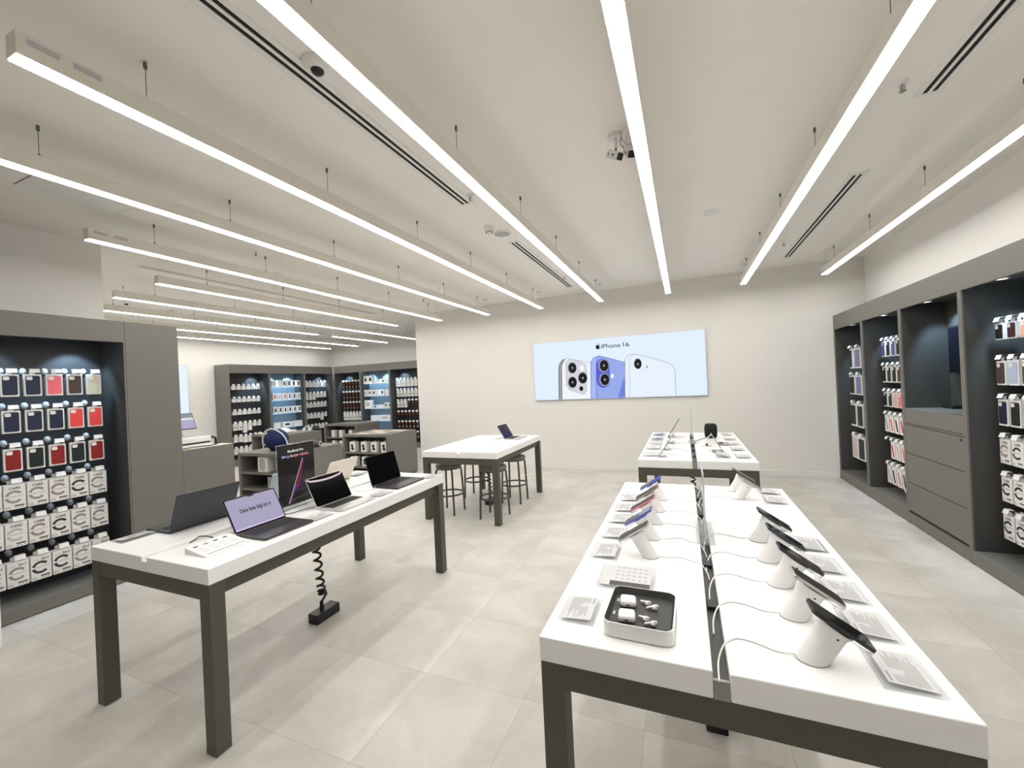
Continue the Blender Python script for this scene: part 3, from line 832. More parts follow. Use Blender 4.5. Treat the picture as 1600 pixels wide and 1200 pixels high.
for r, (z, sp) in enumerate([(1.945, [('white', PRINTL, 0.105, 0.14)] * 6), (1.625, [('white', CARD, 0.085, 0.19)] * 3 + [('white', CARD, 0.09, 0.125)] * 3),
                             (1.335, [('white', INK, 0.09, 0.115)] * 6), (1.02, [('white', CARD, 0.09, 0.115)] * 4 + [('white', CARD, 0.08, 0.18), ('white', CARD, 0.09, 0.09)]), (0.70, [('white', CARD, 0.105, 0.10)] * 6)]):
    far_row(FL, xs5, z, sp, '%s of side wall corner bay' % rname[r], 'white packs in the rear corner')
# rear wall hooks
xb = [-9.49 + 0.122 * i for i in range(6)]
bb = ('brown', WARMGREY, 0.088, 0.215)
for r, (z, sp) in enumerate([(1.915, [bb] * 6), (1.595, [bb] * 6), (1.285, [bb] * 6), (0.985, [('white', INK, 0.098, 0.215)] * 6)]):
    far_row(FR, xb, z, sp, '%s of rear wall corner bay' % rname[r], 'brown packs in the rear corner', 0.16)
xc = [-7.50 + 0.124 * i for i in range(7)]
wl = ('white', PRINTL, 0.098, 0.20); wd = ('white', INK, 0.08, 0.19); ob = ('brown', ORANGE, 0.10, 0.09); bp = ('brown', PRINTL, 0.085, 0.17)
for r, (z, sp) in enumerate([(1.895, [wl] * 7), (1.60, [wd] * 7), (1.295, [wd] * 3 + [ob] * 4), (0.975, [ob] * 7), (0.69, [bp] * 7), (0.40, [bp] * 7)]):
    far_row(FR, xc, z, sp, '%s of bay beside wall edge' % rname[r], 'packs beside the wall edge', 0.16)

# -- glass shelves with boxes
def glass_shelf(fr, l0, l1, z, label):
    o = MB().box(l0, 0.06, z - 0.008, l1, 0.355, z, GLASS).build('glass_shelf', None, fr.W(0, 0, 0), fr.rot)
    tag(o, label, 'shelf', 'glass shelves in the rear room')
    ld = bpy.data.lights.new('shelf_glow', 'AREA'); ld.shape = 'RECTANGLE'; ld.size = (l1 - l0) * 0.8; ld.size_y = 0.02; ld.energy = 1.6; ld.color = SPOT_COL
    lo = bpy.data.objects.new('shelf_glow', ld); COL.objects.link(lo); lo.parent = o; lo.location = ((l0 + l1) / 2, 0.075, z - 0.012); lo.rotation_euler = (0.35, 0, 0)
    MB().box(l0 + 0.05, 0.066, z - 0.013, l1 - 0.05, 0.080, z - 0.0085, mat('shelf_light_strip', (0.7, 0.87, 1.0), emit=1.5)).build('light_strip', o)
    return o
def retail_box(fr, lx, ly, z, w, d, h, label, art=None, cat='product box', grp=None, name='product_box', artw=0.5, arth=0.7):
    b = MB(); b.box(-w / 2, 0, 0, w / 2, d, h, CARD, 0.002, 1)
    o = tag(b.build(name, None, fr.W(lx, ly, z), fr.rot), label, cat, grp)
    if art:
        c = MB(); c.flat(rrect(w * artw, h * arth, min(w, h) * 0.08, 3, 0, h / 2), (0, -0.0012, 0), U, V, art); c.build('printed_picture', o)
    return o
for k, z in enumerate((1.838, 1.49, 1.142, 0.765)):
    glass_shelf(FL, 7.376, 8.37, z, '%s glass shelf down in the side wall bay of phones' % ORD[k])
PH = [(1.838, [SAGE, PAPER, DGREY, DGREY, BLK, BLK]), (1.49, [CORAL, LBLUE, CORAL, LAV, DGREY, SAGE]), (1.142, [INK] * 6)]
for r, (z, cs) in enumerate(PH):
    for i in range(6):
        retail_box(FL, 7.55 + 0.145 * i, 0.10, z, 0.105, 0.06, 0.165 if r != 1 else 0.175, 'white phone box on %s glass shelf, %s from left' % (ORD[r], ORD[i]), cs[i], 'phone box', 'phone boxes on the glass shelves', 'phone_box', 0.42, 0.6)
for i, (lx, wd_) in enumerate(((7.58, 0.19), (7.88, 0.26), (8.22, 0.25))):
    retail_box(FL, lx, 0.10, 0.765, wd_, 0.10, 0.135, 'wide white box on lowest glass shelf, %s' % ('left one', 'middle one', 'right one')[i], [None, DGREY, None][i], 'product box', 'wide boxes on the lowest glass shelf', 'product_box', 0.5, 0.4)
for k, z in enumerate((1.833, 1.472, 1.112, 0.755, 0.425)):
    glass_shelf(FR, -8.66, -7.662, z, '%s glass shelf down in the rear wall headphone bay' % ORD[k])
items = [(1.833, -8.575, 0.15, 0.215, INK, 'headphone box'), (1.833, -8.405, 0.16, 0.225, INK, 'headphone box'), (1.833, -8.17, 0.22, 0.10, None, 'product box'), (1.833, -7.95, 0.12, 0.105, INK, 'product box'), (1.833, -7.78, 0.15, 0.10, None, 'product box'),
         (1.472, -8.60, 0.09, 0.175, SAGE, 'phone box'), (1.472, -8.44, 0.11, 0.175, BROWN, 'phone box'), (1.472, -8.29, 0.11, 0.175, BROWN, 'phone box'), (1.472, -8.14, 0.11, 0.175, None, 'phone box'), (1.472, -7.99, 0.12, 0.175, BLK, 'phone box'), (1.472, -7.82, 0.12, 0.175, PAPER, 'phone box'),
         (1.112, -8.52, 0.26, 0.235, PRINTL, 'headphone box'), (1.112, -8.27, 0.13, 0.09, INK, 'product box'), (1.112, -8.06, 0.20, 0.095, None, 'product box'), (1.112, -7.87, 0.10, 0.15, INK, 'product box'), (1.112, -7.75, 0.09, 0.15, INK, 'product box'),
         (0.755, -8.30, 0.29, 0.145, None, 'product box'), (0.755, -7.94, 0.40, 0.15, PRINTL, 'product box'), (0.425, -7.90, 0.30, 0.06, None, 'product box')]
cnt = {}
for (z, lx, wd_, ht, art, cat) in items:
    cnt[z] = cnt.get(z, 0) + 1
    rk = ('top', 'second', 'third', 'fourth', 'lowest')[[1.833, 1.472, 1.112, 0.755, 0.425].index(z)]
    retail_box(FR, lx, 0.10, z, wd_, 0.09, ht, 'white %s on %s glass shelf of rear wall, %s from left' % (cat, rk, ORD[cnt[z] - 1]), art, cat, 'boxes on the rear wall glass shelves', cat.replace(' ', '_'), 0.45, 0.45)

# ------------------------------------------------------------------ tables
def table(label, x0, x1, y0, y1, h, g0, g1, dark):
    t = thing('display_table', label, 'table', ((x0 + x1) / 2, (y0 + y1) / 2, 0), 0, 'white topped display tables')
    cx, cy = (x0 + x1) / 2, (y0 + y1) / 2
    X0, X1, Y0, Y1, G0, G1 = x0 - cx, x1 - cx, y0 - cy, y1 - cy, g0 - cx, g1 - cx
    zt, za, lg = h - 0.073, h - 0.146, 0.070
    MB().box(X0, Y0, zt, G0, Y1, h, TOPW, 0.0035).build('tabletop', t)
    MB().box(G1, Y0, zt, X1, Y1, h, TOPW, 0.0035).build('tabletop', t)
    for sx in (X0 + 0.002, X1 - 0.002 - lg):
        for sy in (Y0 + 0.002, Y1 - 0.002 - lg):
            MB().box(sx, sy, 0, sx + lg, sy + lg, zt - 0.0015, FRAME, 0.002, 1).build('leg', t)
    b = MB()
    for yy in (Y0 + 0.003, Y1 - 0.033): b.box(X0 + lg, yy, za, X1 - lg, yy + 0.03, zt - 0.0015, FRAME)
    for xx in (X0 + 0.030, X1 - 0.060): b.box(xx, Y0 + lg, za, xx + 0.03, Y1 - lg, zt - 0.0015, FRAME)
    b.build('apron', t)
    if dark:
        b = MB(); b.box(G0 + 0.0005, Y0 + 0.012, h - 0.070, G1 - 0.0005, Y1 - 0.012, h - 0.026, CHAN)
        b.box(G0 + 0.0005, Y0 + 0.001, h - 0.073, G1 - 0.0005, Y0 + 0.011, h - 0.024, CHANF); b.build('cable_channel', t)
        for k in range(5):
            yy = Y0 + 0.35 + k * 0.33
            MB().box(G0 + 0.004, yy, h - 0.026, G1 - 0.004, yy + 0.05, h - 0.012, BLACK, 0.003).build('socket_block', t)
    else:
        MB().box(G0 + 0.0005, Y0 + 0.002, h - 0.073, G1 - 0.0005, Y1 - 0.002, h - 0.024, WHITE).build('filler_strip', t)
    return t
HT = 0.842
table('white topped table with phones and earbud tray in the foreground', -0.437, 0.553, 1.166, 3.14, HT, 0.034, 0.073, True)
table('white topped table with laptops at the left foreground', -2.975, -1.992, 1.168, 3.114, HT, -2.504, -2.463, False)
table('white topped table with stools under it', -3.005, -1.995, 4.255, 5.79, 0.836, -2.515, -2.475, False)
table('white topped table with tablets and black speaker near the poster', -0.437, 0.556, 4.03, 6.07, HT, 0.034, 0.075, True)

# coiled cable posts: black box on the floor, coil up to the table
def floor_box(x0, x1, y0, y1, zt, label, turns=11, uneven=True):
    cx, cy = (x0 + x1) / 2, (y0 + y1) / 2
    t = thing('floor_outlet', label, 'floor outlet', (cx, cy, 0), 0, 'black floor outlets with coiled cables')
    w2, d2 = (x1 - x0) / 2, (y1 - y0) / 2
    b = MB(); b.box(-w2, -d2, 0, w2, d2, 0.066, BLACK, 0.004); b.build('outlet_box', t)
    MB().cyl((0.0, -0.02, 0.066), (0.0, -0.02, 0.125), 0.016, RUBBER, n=14, r1=0.012).build('cable_gland', t)
    pts = []
    N = turns * 14
    for i in range(N + 1):
        s = i / N
        s2 = s + (-0.10 * math.sin(2 * PI * s) if uneven else 0)
        z = 0.16 + s2 * ((0.58 if uneven else 0.71) - 0.16)
        a = 2 * PI * turns * s
        pts.append((-0.005 - 0.03 * s + 0.023 * math.cos(a), -0.03 * s + 0.023 * math.sin(a), z))
    pts = [(0, -0.02, 0.12), (0.01, -0.01, 0.14)] + pts
    pts += [(-0.015, -0.03, 0.60 if uneven else 0.735), (-0.015, -0.03, zt)]
    MB().tube(pts, 0.0085, RUBBER, 7).build('coiled_cable', t)
floor_box(-2.50, -2.41, 2.10, 2.30, 0.775, 'black floor box with coiled cable under the laptop table', 10)
floor_box(-2.545, -2.455, 4.98, 5.17, 0.77, 'black floor box with coiled cable between the stools', 10, False)
floor_box(0.022, 0.112, 2.03, 2.23, 0.775, 'black floor box with coiled cable under the phone table')
floor_box(0.015, 0.105, 5.0, 5.2, 0.775, 'black floor box with coiled cable under the far tablet table', 10, False)

# ------------------------------------------------------------------ stools
def stool(x, y, label, proto=[None]):
    if proto[0] is not None: return dup(proto[0], (x, y, 0), 0, label)
    t = thing('bar_stool', label, 'stool', (x, y, 0), 0, 'round grey stools')
    MB().lathe([(0.0, 0.578), (0.150, 0.578), (0.164, 0.588), (0.167, 0.606), (0.160, 0.622), (0.13, 0.630), (0.0, 0.633)], CUSH, n=36).build('seat', t)
    MB().lathe([(0.0, 0.566), (0.155, 0.566), (0.158, 0.578), (0.0, 0.578)], STOOLM, n=32).build('seat_ring', t)
    for k in range(4):
        a = PI / 4 + k * PI / 2
        c, s = math.cos(a), math.sin(a)
        P = lambda r, z: (c * r, s * r, z)
        MB().tube([P(0.10, 0.570), P(0.140, 0.566), P(0.158, 0.553), P(0.165, 0.53), P(0.172, 0.42), P(0.182, 0.2), P(0.190, 0.0)], 0.0125, STOOLM, 10).build('leg', t)
    pts = [(0.172 * math.cos(2 * PI * i / 40), 0.172 * math.sin(2 * PI * i / 40), 0.245) for i in range(41)]
    MB().tube(pts, 0.0115, STOOLM, 8).build('foot_ring', t)
    proto[0] = t
    return t
stool(-2.852, 4.60, 'round grey stool under the near left corner of the tall table')
stool(-2.20, 4.565, 'round grey stool behind the near right table leg')
stool(-2.215, 5.25, 'round grey stool standing out at the right side of the table')
stool(-2.85, 5.355, 'round grey stool mostly hidden at the far left of the table')

# ------------------------------------------------------------------ laptops
def laptop(label, x, y, h, rz, w, d, tilt, body, screen='black', keys=True, lidd=None, base_only=False):
    t = thing('laptop', label, 'laptop', (x, y, h), rz, 'display laptops')
    th = 0.013
    b = MB(); b.prism(rrect(d, w, 0.012, 5, d / 2, 0), (0, 0, 0.002), (1, 0, 0), (0, 1, 0), (0, 0, th - 0.002), body); base = b.build('base', t)
    c = MB(); c.flat(rrect(d * 0.46, w * 0.88, 0.004, 3, d * 0.33, 0), (0, 0, th + 0.0004), (1, 0, 0), (0, 1, 0), KEYBED); kb = c.build('keyboard', base)
    c = MB()
    for r in range(6):
        for q in range(14):
            kw = w * 0.88 / 14
            xx = d * 0.115 + r * d * 0.0745; yy = -w * 0.44 + q * kw
            c.box(xx, yy + kw * 0.09, th + 0.0004, xx + d * 0.062, yy + kw * 0.91, th + 0.0016, KEYS)
    c.build('keys', kb)
    c = MB(); c.flat(rrect(d * 0.34, w * 0.40, 0.005, 3, d * 0.78, 0), (0, 0, th + 0.0004), (1, 0, 0), (0, 1, 0), mat(body.name + '_trackpad', tuple(k * 0.8 for k in body.node_tree.nodes['Principled BSDF'].inputs['Base Color'].default_value[:3]), rough=0.3)); c.build('trackpad', base)
    c = MB()
    for sx in (0.03, d - 0.03):
        for sy in (-w / 2 + 0.03, w / 2 - 0.03): c.cyl((sx, sy, 0), (sx, sy, 0.002), 0.006, BLACK, n=10)
    c.build('rubber_foot', base)
    # lid rotates about the hinge line at x=0
    ld = lidd or d * 0.985
    M = Matrix.Translation((0.004, 0, th)) @ Matrix.Rotation(-tilt, 4, 'Y')
    ux, uy, uz = M.to_3x3() @ Vector((0, 1, 0)), M.to_3x3() @ Vector((0, 0, 1)), M.to_3x3() @ Vector((1, 0, 0))
    o = M @ Vector((0, 0, 0))
    b = MB(); b.prism(rrect(w, ld, 0.012, 5, 0, ld / 2), o - uz * 0.006, ux, uy, uz * 0.006, body); lid = b.build('lid', t)
    bez = 0.010
    c = MB(); c.prism(rrect(w - 0.004, ld - 0.006, 0.010, 4, 0, ld / 2), o + uz * 0.0001, ux, uy, uz * 0.0006, PANEL)
    sc = c.build('screen', lid)
    oo = o + uz * 0.0011
    u_ = ux          # viewer in front sees +y running to the right
    if screen == 'lavender':
        c = MB(); pw, ph = w - 2 * 0.007, ld - 0.018
        c.flat(rrect(pw, ph, 0.006, 4, 0, 0.010 + ph / 2), oo, u_, uy, LIT('lavender_screen', 178, 172, 204, 0.85))
        c.flat([(-pw / 2, 0.0105), (pw / 2, 0.0105), (pw / 2, 0.0165), (-pw / 2, 0.0165)], oo + uz * 0.0003, u_, uy, LIT('pale_dock_strip', 236, 220, 246, 0.95))
        c.flat(rrect(0.038, 0.008, 0.002, 2, 0, 0.010 + ph - 0.004), oo + uz * 0.0003, u_, uy, INK)
        c.text('Daha fazla bilgi için b', oo + uz * 0.0004 + uy * (ld * 0.52) - u_ * (w * 0.285), u_, uy, 0.030, INK, fit=w * 0.60, bold=0.035)
        c.build('lit_image_or_sheen', sc)
    elif screen == 'pinkstripe':
        c = MB()
        pts = [(-w * 0.475 + w * 0.95 * k / 16, ld * 0.90 - 0.014 * math.sin(PI * k / 16) + (0.012 if k in (0, 16) else 0.0)) for k in range(17)]
        c.ribbon(pts, 0.013, oo, u_, uy, LIT('pink_stripe', 236, 208, 222, 0.85)); c.build('lit_image_or_sheen', sc)
    elif screen == 'night':
        c = MB(); pw, ph = w - 0.014, ld - 0.02
        c.flat(rrect(pw, ph, 0.006, 4, 0, 0.010 + ph / 2), oo, u_, uy, LIT('dusk_screen', 58, 52, 78, 0.6))
        c.flat([(-pw / 2, 0.011), (pw * 0.45, 0.011), (pw * 0.3, ph * 0.35), (0, ph * 0.22), (-pw / 2, ph * 0.42)], oo + uz * 0.0003, u_, uy, LIT('blue_dune', 30, 30, 96, 0.7))
        c.flat([(pw * 0.05, ph * 0.98), (pw * 0.5, ph * 0.98), (pw * 0.5, ph * 0.3), (pw * 0.3, ph * 0.36), (pw * 0.12, ph * 0.6)], oo + uz * 0.0005, u_, uy, INK); c.build('lit_image_or_sheen', sc)
    c = MB(); c.cyl((0, -w * 0.42, th - 0.001), (0, w * 0.42, th - 0.001), 0.0045, BLACK, n=10); c.build('hinge', t)
    return t
laptop('open dark laptop seen from behind at the near left corner of the table', -2.735, 1.590, HT, PI, 0.356, 0.235, 22 * D2R, DARKA)
laptop('open dark laptop with lit lavender screen and lettering', -2.297, 1.650, HT, 0, 0.312, 0.235, 30 * D2R, SPACE, 'lavender', lidd=0.203)
laptop('open silver laptop with a black screen and pink stripe', -2.262, 2.160, HT, 0, 0.313, 0.222, 28 * D2R, SILVER, 'pinkstripe', lidd=0.203)
laptop('open dark grey laptop with black screen at the far end of table', -2.298, 2.745, HT, 0, 0.356, 0.248, 16 * D2R, SPACE, 'black', lidd=0.232)
laptop('open cream coloured laptop seen from behind', -2.744, 2.650, HT, PI, 0.304, 0.215, 27 * D2R, GOLD)
laptop('open pale blue laptop half hidden behind the dark poster stand', -2.745, 2.165, HT, PI, 0.304, 0.215, 20 * D2R, SKYA)
laptop('open silver laptop alone on the stool table', -2.356, 5.455, 0.836, 0, 0.320, 0.222, 31 * D2R, SILVER, 'night', lidd=0.21)

# dark advertising poster in a clear stand, in the middle of the laptop table
t = thing('poster_stand', 'dark laptop advertisement in a clear stand on the laptop table', 'poster', (-2.484, 2.05, HT))
Y0, Y1, ZB, ZQ = -0.145, 0.145, 0.018, 0.425
MB().box(-0.004, Y0 - 0.006, 0.0, 0.004, Y1 + 0.006, ZQ + 0.004, ACRYE, 0.001, 1).build('acrylic_panel', t)
MB().box(-0.045, Y0, 0.0, 0.045, Y1, 0.008, ACRYE, 0.001, 1).build('acrylic_foot', t)
for s, nm in ((1, 'printed_poster'),):
    b = MB()
    x = 0.0046
    Uy, Vz = (0, 1, 0), (0, 0, 1)
    PB = mat('black_poster_print', (0.018, 0.017, 0.017), rough=0.12)
    b.prism([(Y0, ZB), (Y1, ZB), (Y1, ZQ), (Y0, ZQ)], (x, 0, 0), Uy, Vz, (0.0006, 0, 0), PB)
    x += 0.0012
    b.text('MacBook Pro', (x, -0.005, 0.372), Uy, Vz, 0.024, PAPER, 'c', fit=0.125)
    ss = ['M4 ', 'çip ', 'ile ', 'süper ', 'güçlendi.']
    cols = [col_mat('poster_pale_blue', 200, 214, 250), col_mat('poster_blue', 150, 160, 245), col_mat('poster_white', 235, 225, 235), col_mat('poster_rose', 250, 170, 170), col_mat('poster_red', 248, 140, 140)]
    xx, wds = -0.112, [0.032, 0.032, 0.022, 0.052, 0.082]
    for q, (w_, s_) in enumerate(zip(ss, wds)):
        b.text(w_.strip(), (x, xx, 0.340), Uy, Vz, 0.024, cols[q], fit=s_ * 0.86); xx += s_
    b.flat([(-0.075, 0.030), (-0.068, 0.030), (0.050, 0.318), (0.046, 0.320)], (x, 0, 0), Uy, Vz, col_mat('poster_lid_edge', 236, 200, 226))
    b.flat([(-0.068, 0.030), (-0.060, 0.034), (0.002, 0.150), (-0.02, 0.150)], (x - 0.0002, 0, 0), Uy, Vz, col_mat('poster_violet_glow', 86, 62, 150))
    b.flat([(-0.018, 0.118), (0.012, 0.118), (0.052, 0.296), (0.050, 0.318)], (x - 0.0003, 0, 0), Uy, Vz, col_mat('poster_magenta_glow', 110, 20, 60))
    b.flat([(-0.035, 0.100), (0.040, 0.100), (0.048, 0.200), (0.0, 0.180)], (x - 0.0005, 0, 0), Uy, Vz, col_mat('poster_purple_glow', 52, 22, 70))
    b.flat([(-0.09, 0.040), (0.13, 0.062), (0.13, 0.090), (-0.07, 0.048)], (x - 0.0004, 0, 0), Uy, Vz, col_mat('poster_grey_base', 60, 58, 62))
    b.build(nm, t)

# ------------------------------------------------------------------ acrylic information cards
def info_card(label, x, y, h, rz, w=0.158, d=0.116, tall=0.014, style='spec', grp='clear information cards'):
    """local +x points at the shopper; w runs along y"""
    t = thing('information_card', label, 'information card', (x, y, h), rz, grp)
    b = MB(); b.add([(-d / 2, -w / 2, 0), (d / 2, -w / 2, 0), (d / 2, w / 2, 0), (-d / 2, w / 2, 0), (-d / 2, -w / 2, tall), (d / 2, -w / 2, 0.005), (d / 2, w / 2, 0.005), (-d / 2, w / 2, tall)],
                    [(0, 3, 2, 1), (4, 5, 6, 7), (0, 1, 5, 4), (2, 3, 7, 6), (1, 2, 6, 5), (0, 4, 7, 3)], WHITE if style == 'price' else ACRYE)
    b.build('wedge_block' if style == 'price' else 'acrylic_block', t)
    sl = (0.005 - tall) / d
    ux = Vector((0, 1, 0)); uy = Vector((-1, 0, -sl))
    o = Vector((0, 0, (tall + 0.005) / 2 + 0.0006))
    c = MB(); c.flat([(-w * 0.44, -d * 0.40), (w * 0.44, -d * 0.40), (w * 0.44, d * 0.40), (-w * 0.44, d * 0.40)], o, ux, uy, PAPER if style == 'price' else SHEET)
    nrm = Vector((0, 0, 0.0004))
    rnd = random.Random(hash((round(x, 3), round(y, 3))) & 0xffff)
    if style == 'spec':
        c.flat([(-w * 0.40, d * 0.30), (-w * 0.16, d * 0.30), (-w * 0.16, d * 0.335), (-w * 0.40, d * 0.335)], o + nrm, ux, uy, PRINT)
        for k in range(13):
            yy = d * 0.20 - k * d * 0.042
            for (a, e) in ((-0.40, -0.10), (-0.05, 0.40)) if k < 6 else ((-0.40, 0.40),):
                e2 = a + (e - a) * rnd.uniform(0.6, 1.0)
                c.flat([(w * a, yy), (w * e2, yy), (w * e2, yy + d * 0.016), (w * a, yy + d * 0.016)], o + nrm, ux, uy, FINE)
    elif style == 'grid':
        for q in range(7):
            for k in range(8):
                a = -0.36 + q * 0.115
                c.flat([(w * a, d * 0.30 - k * d * 0.075), (w * (a + 0.06), d * 0.30 - k * d * 0.075), (w * (a + 0.06), d * 0.32 - k * d * 0.075), (w * a, d * 0.32 - k * d * 0.075)], o + nrm, ux, uy, FINE)
    elif style == 'price':
        for q, m in enumerate((INK, REDS, INK, INK)):
            a = -0.40 + q * 0.22
            c.flat([(w * a, d * 0.28), (w * (a + 0.10), d * 0.28), (w * (a + 0.10), d * 0.36), (w * a, d * 0.36)], o + nrm, ux, uy, m)
            for k in range(4):
                c.flat([(w * a, d * 0.12 - k * d * 0.10), (w * (a + 0.15), d * 0.12 - k * d * 0.10), (w * (a + 0.15), d * 0.135 - k * d * 0.10), (w * a, d * 0.135 - k * d * 0.10)], o + nrm, ux, uy, FINE)
        c.flat([(-w * 0.42, -d * 0.40), (w * 0.42, -d * 0.40), (w * 0.42, -d * 0.36), (-w * 0.42, -d * 0.36)], o + nrm, ux, uy, FINE)
    elif style == 'dark':
        c.flat([(-w * 0.26, -d * 0.39), (w * 0.43, -d * 0.39), (w * 0.43, -d * 0.22), (-w * 0.26, -d * 0.22)], o + nrm, ux, uy, col_mat('dark_grey_print', 70, 70, 72))
        for q in range(6):
            for k in range(4):
                c.flat([(w * (-0.18 + 0.1 * q), d * 0.32 - k * d * 0.15), (w * (-0.13 + 0.1 * q), d * 0.32 - k * d * 0.15), (w * (-0.13 + 0.1 * q), d * 0.345 - k * d * 0.15), (w * (-0.18 + 0.1 * q), d * 0.345 - k * d * 0.15)], o + nrm, ux, uy, FINE)
    elif style == 'photo':
        c.flat([(-w * 0.42, -d * 0.38), (w * 0.42, -d * 0.38), (w * 0.42, d * 0.38), (-w * 0.42, d * 0.38)], o + nrm, ux, uy, col_mat('blue_grey_picture', 138, 146, 164))
        c.flat([(-w * 0.38, -d * 0.1), (w * 0.1, -d * 0.1), (w * 0.1, d * 0.3), (-w * 0.38, d * 0.3)], o + nrm * 2, ux, uy, col_mat('dark_blue_picture', 92, 102, 128))
    c.build('printed_sheet', t)
    return t
HP = HT
lc = [1.343, 1.838, 2.062, 2.284, 2.486, 2.706]
lname = ['left of the earbud tray', 'in front of the nearest left phone', 'in front of the second left phone', 'in front of the third left phone', 'in front of the fourth left phone', 'in front of the farthest left phone']
for k, yy in enumerate(lc):
    info_card('clear acrylic card of small print ' + lname[k], -0.350, yy, HP, PI, 0.16 if k < 2 else 0.148)
info_card('clear card with black printed band behind the earbud tray', -0.235, 1.59, HP, -PI / 2, 0.205, 0.155, 0.03, 'dark')
rname2 = ['nearest right phone', 'second right phone', 'third right phone', 'fourth right phone', 'fifth right phone']
for k, yy in enumerate([1.305, 1.512, 1.718, 1.930, 2.145]):
    info_card('clear acrylic card of small print in front of the ' + rname2[k], 0.462, yy, HP, 0, 0.158, 0.118)
info_card('clear acrylic card of small print before the second farthest right phone', 0.460, 2.832, HP, 0, 0.15)
info_card('clear acrylic card of small print before the farthest right phone', 0.462, 3.032, HP, 0, 0.13)
info_card('clear tilted card lying inside from the fifth right phone', 0.37, 2.36, HP, 0, 0.14, 0.10)
info_card('white price sheet on a clear wedge at the near corner of the laptop table', -2.225, 1.36, HT, 0, 0.215, 0.165, 0.030, 'price')
info_card('clear card beside the laptop turned away at the table corner', -2.895, 1.325, HT, PI, 0.165, 0.11)
info_card('clear card between the lavender screen and the silver laptop', -2.108, 1.885, HT, 0, 0.15, 0.105)
info_card('clear card between the silver laptop and the dark grey laptop', -2.088, 2.425, HT, 0, 0.145, 0.105)
info_card('clear card at the far right end of the laptop table', -2.040, 3.0, HT, 0, 0.145, 0.085)
info_card('clear card beside the cream coloured laptop', -2.80, 2.95, HT, PI, 0.17, 0.12)
for k, (yy, st) in enumerate([(4.30, 'grid'), (4.72, 'spec'), (5.05, 'spec'), (5.38, 'photo'), (5.80, 'photo')]):
    info_card('card on the left edge of the far tablet table, %s from the near end' % ORD[k], -0.335, yy, HT, PI, 0.22 if st != 'grid' else 0.2, 0.15, 0.012, st)
for k, yy in enumerate([4.29, 4.70, 5.05, 5.42, 5.85]):
    info_card('card on the right edge of the far tablet table, %s from the near end' % ORD[k], 0.462, yy, HT, 0, 0.19, 0.12, 0.012)
info_card('tilted clear card before the leaning tablet on the far table', 0.30, 4.30, HT, 0.0, 0.22, 0.12, 0.04)

# ------------------------------------------------------------------ phones on leaning stands
def phone_stand(label, x, y, rz, r=0.034, grp='white phone stands'):
    t = thing('phone_stand', label, 'phone stand', (x, y, HT), rz, grp)
    c1 = (0.050, 0, 0.088)
    b = MB(); b.skew_cyl((0, 0, 0.003), (0.0390, 0, 0.0700), r, WHITE, ex=1.10)
    n = 28
    ra = [(0.0390 + 1.10 * r * math.cos(2 * PI * i / n), r * math.sin(2 * PI * i / n), 0.0700) for i in range(n)]
    rb = [(0.054 + 1.02 * r * math.cos(2 * PI * i / n), r * math.sin(2 * PI * i / n), 0.0955 - 0.65 * 1.02 * r * math.cos(2 * PI * i / n)) for i in range(n)]
    b.add(ra + rb, [(i, (i + 1) % n, n + (i + 1) % n, n + i) for i in range(n)], WHITE, True); b.add(rb, [tuple(range(n))], WHITE)
    b.build('post', t)
    MB().skew_cyl((-0.001, 0, 0), (0, 0, 0.003), r * 0.99, PRINT, ex=1.10).build('foot_gasket', t)
    MB().cyl((0.048, -r - 0.0005, 0.080), (0.048, -r + 0.004, 0.080), 0.0028, BLACK, n=10).build('lock_screw', t)
    b = MB()
    A = 33 * D2R
    for s in (-1, 1):
        b.tube([(0.070, s * 0.020, 0.084), (0.098, s * 0.026, 0.062), (0.118, s * 0.022, 0.052), (0.126, s * 0.018, 0.060)], 0.0035, ACRYE, 8)
    b.build('clear_claw', t)
    return t
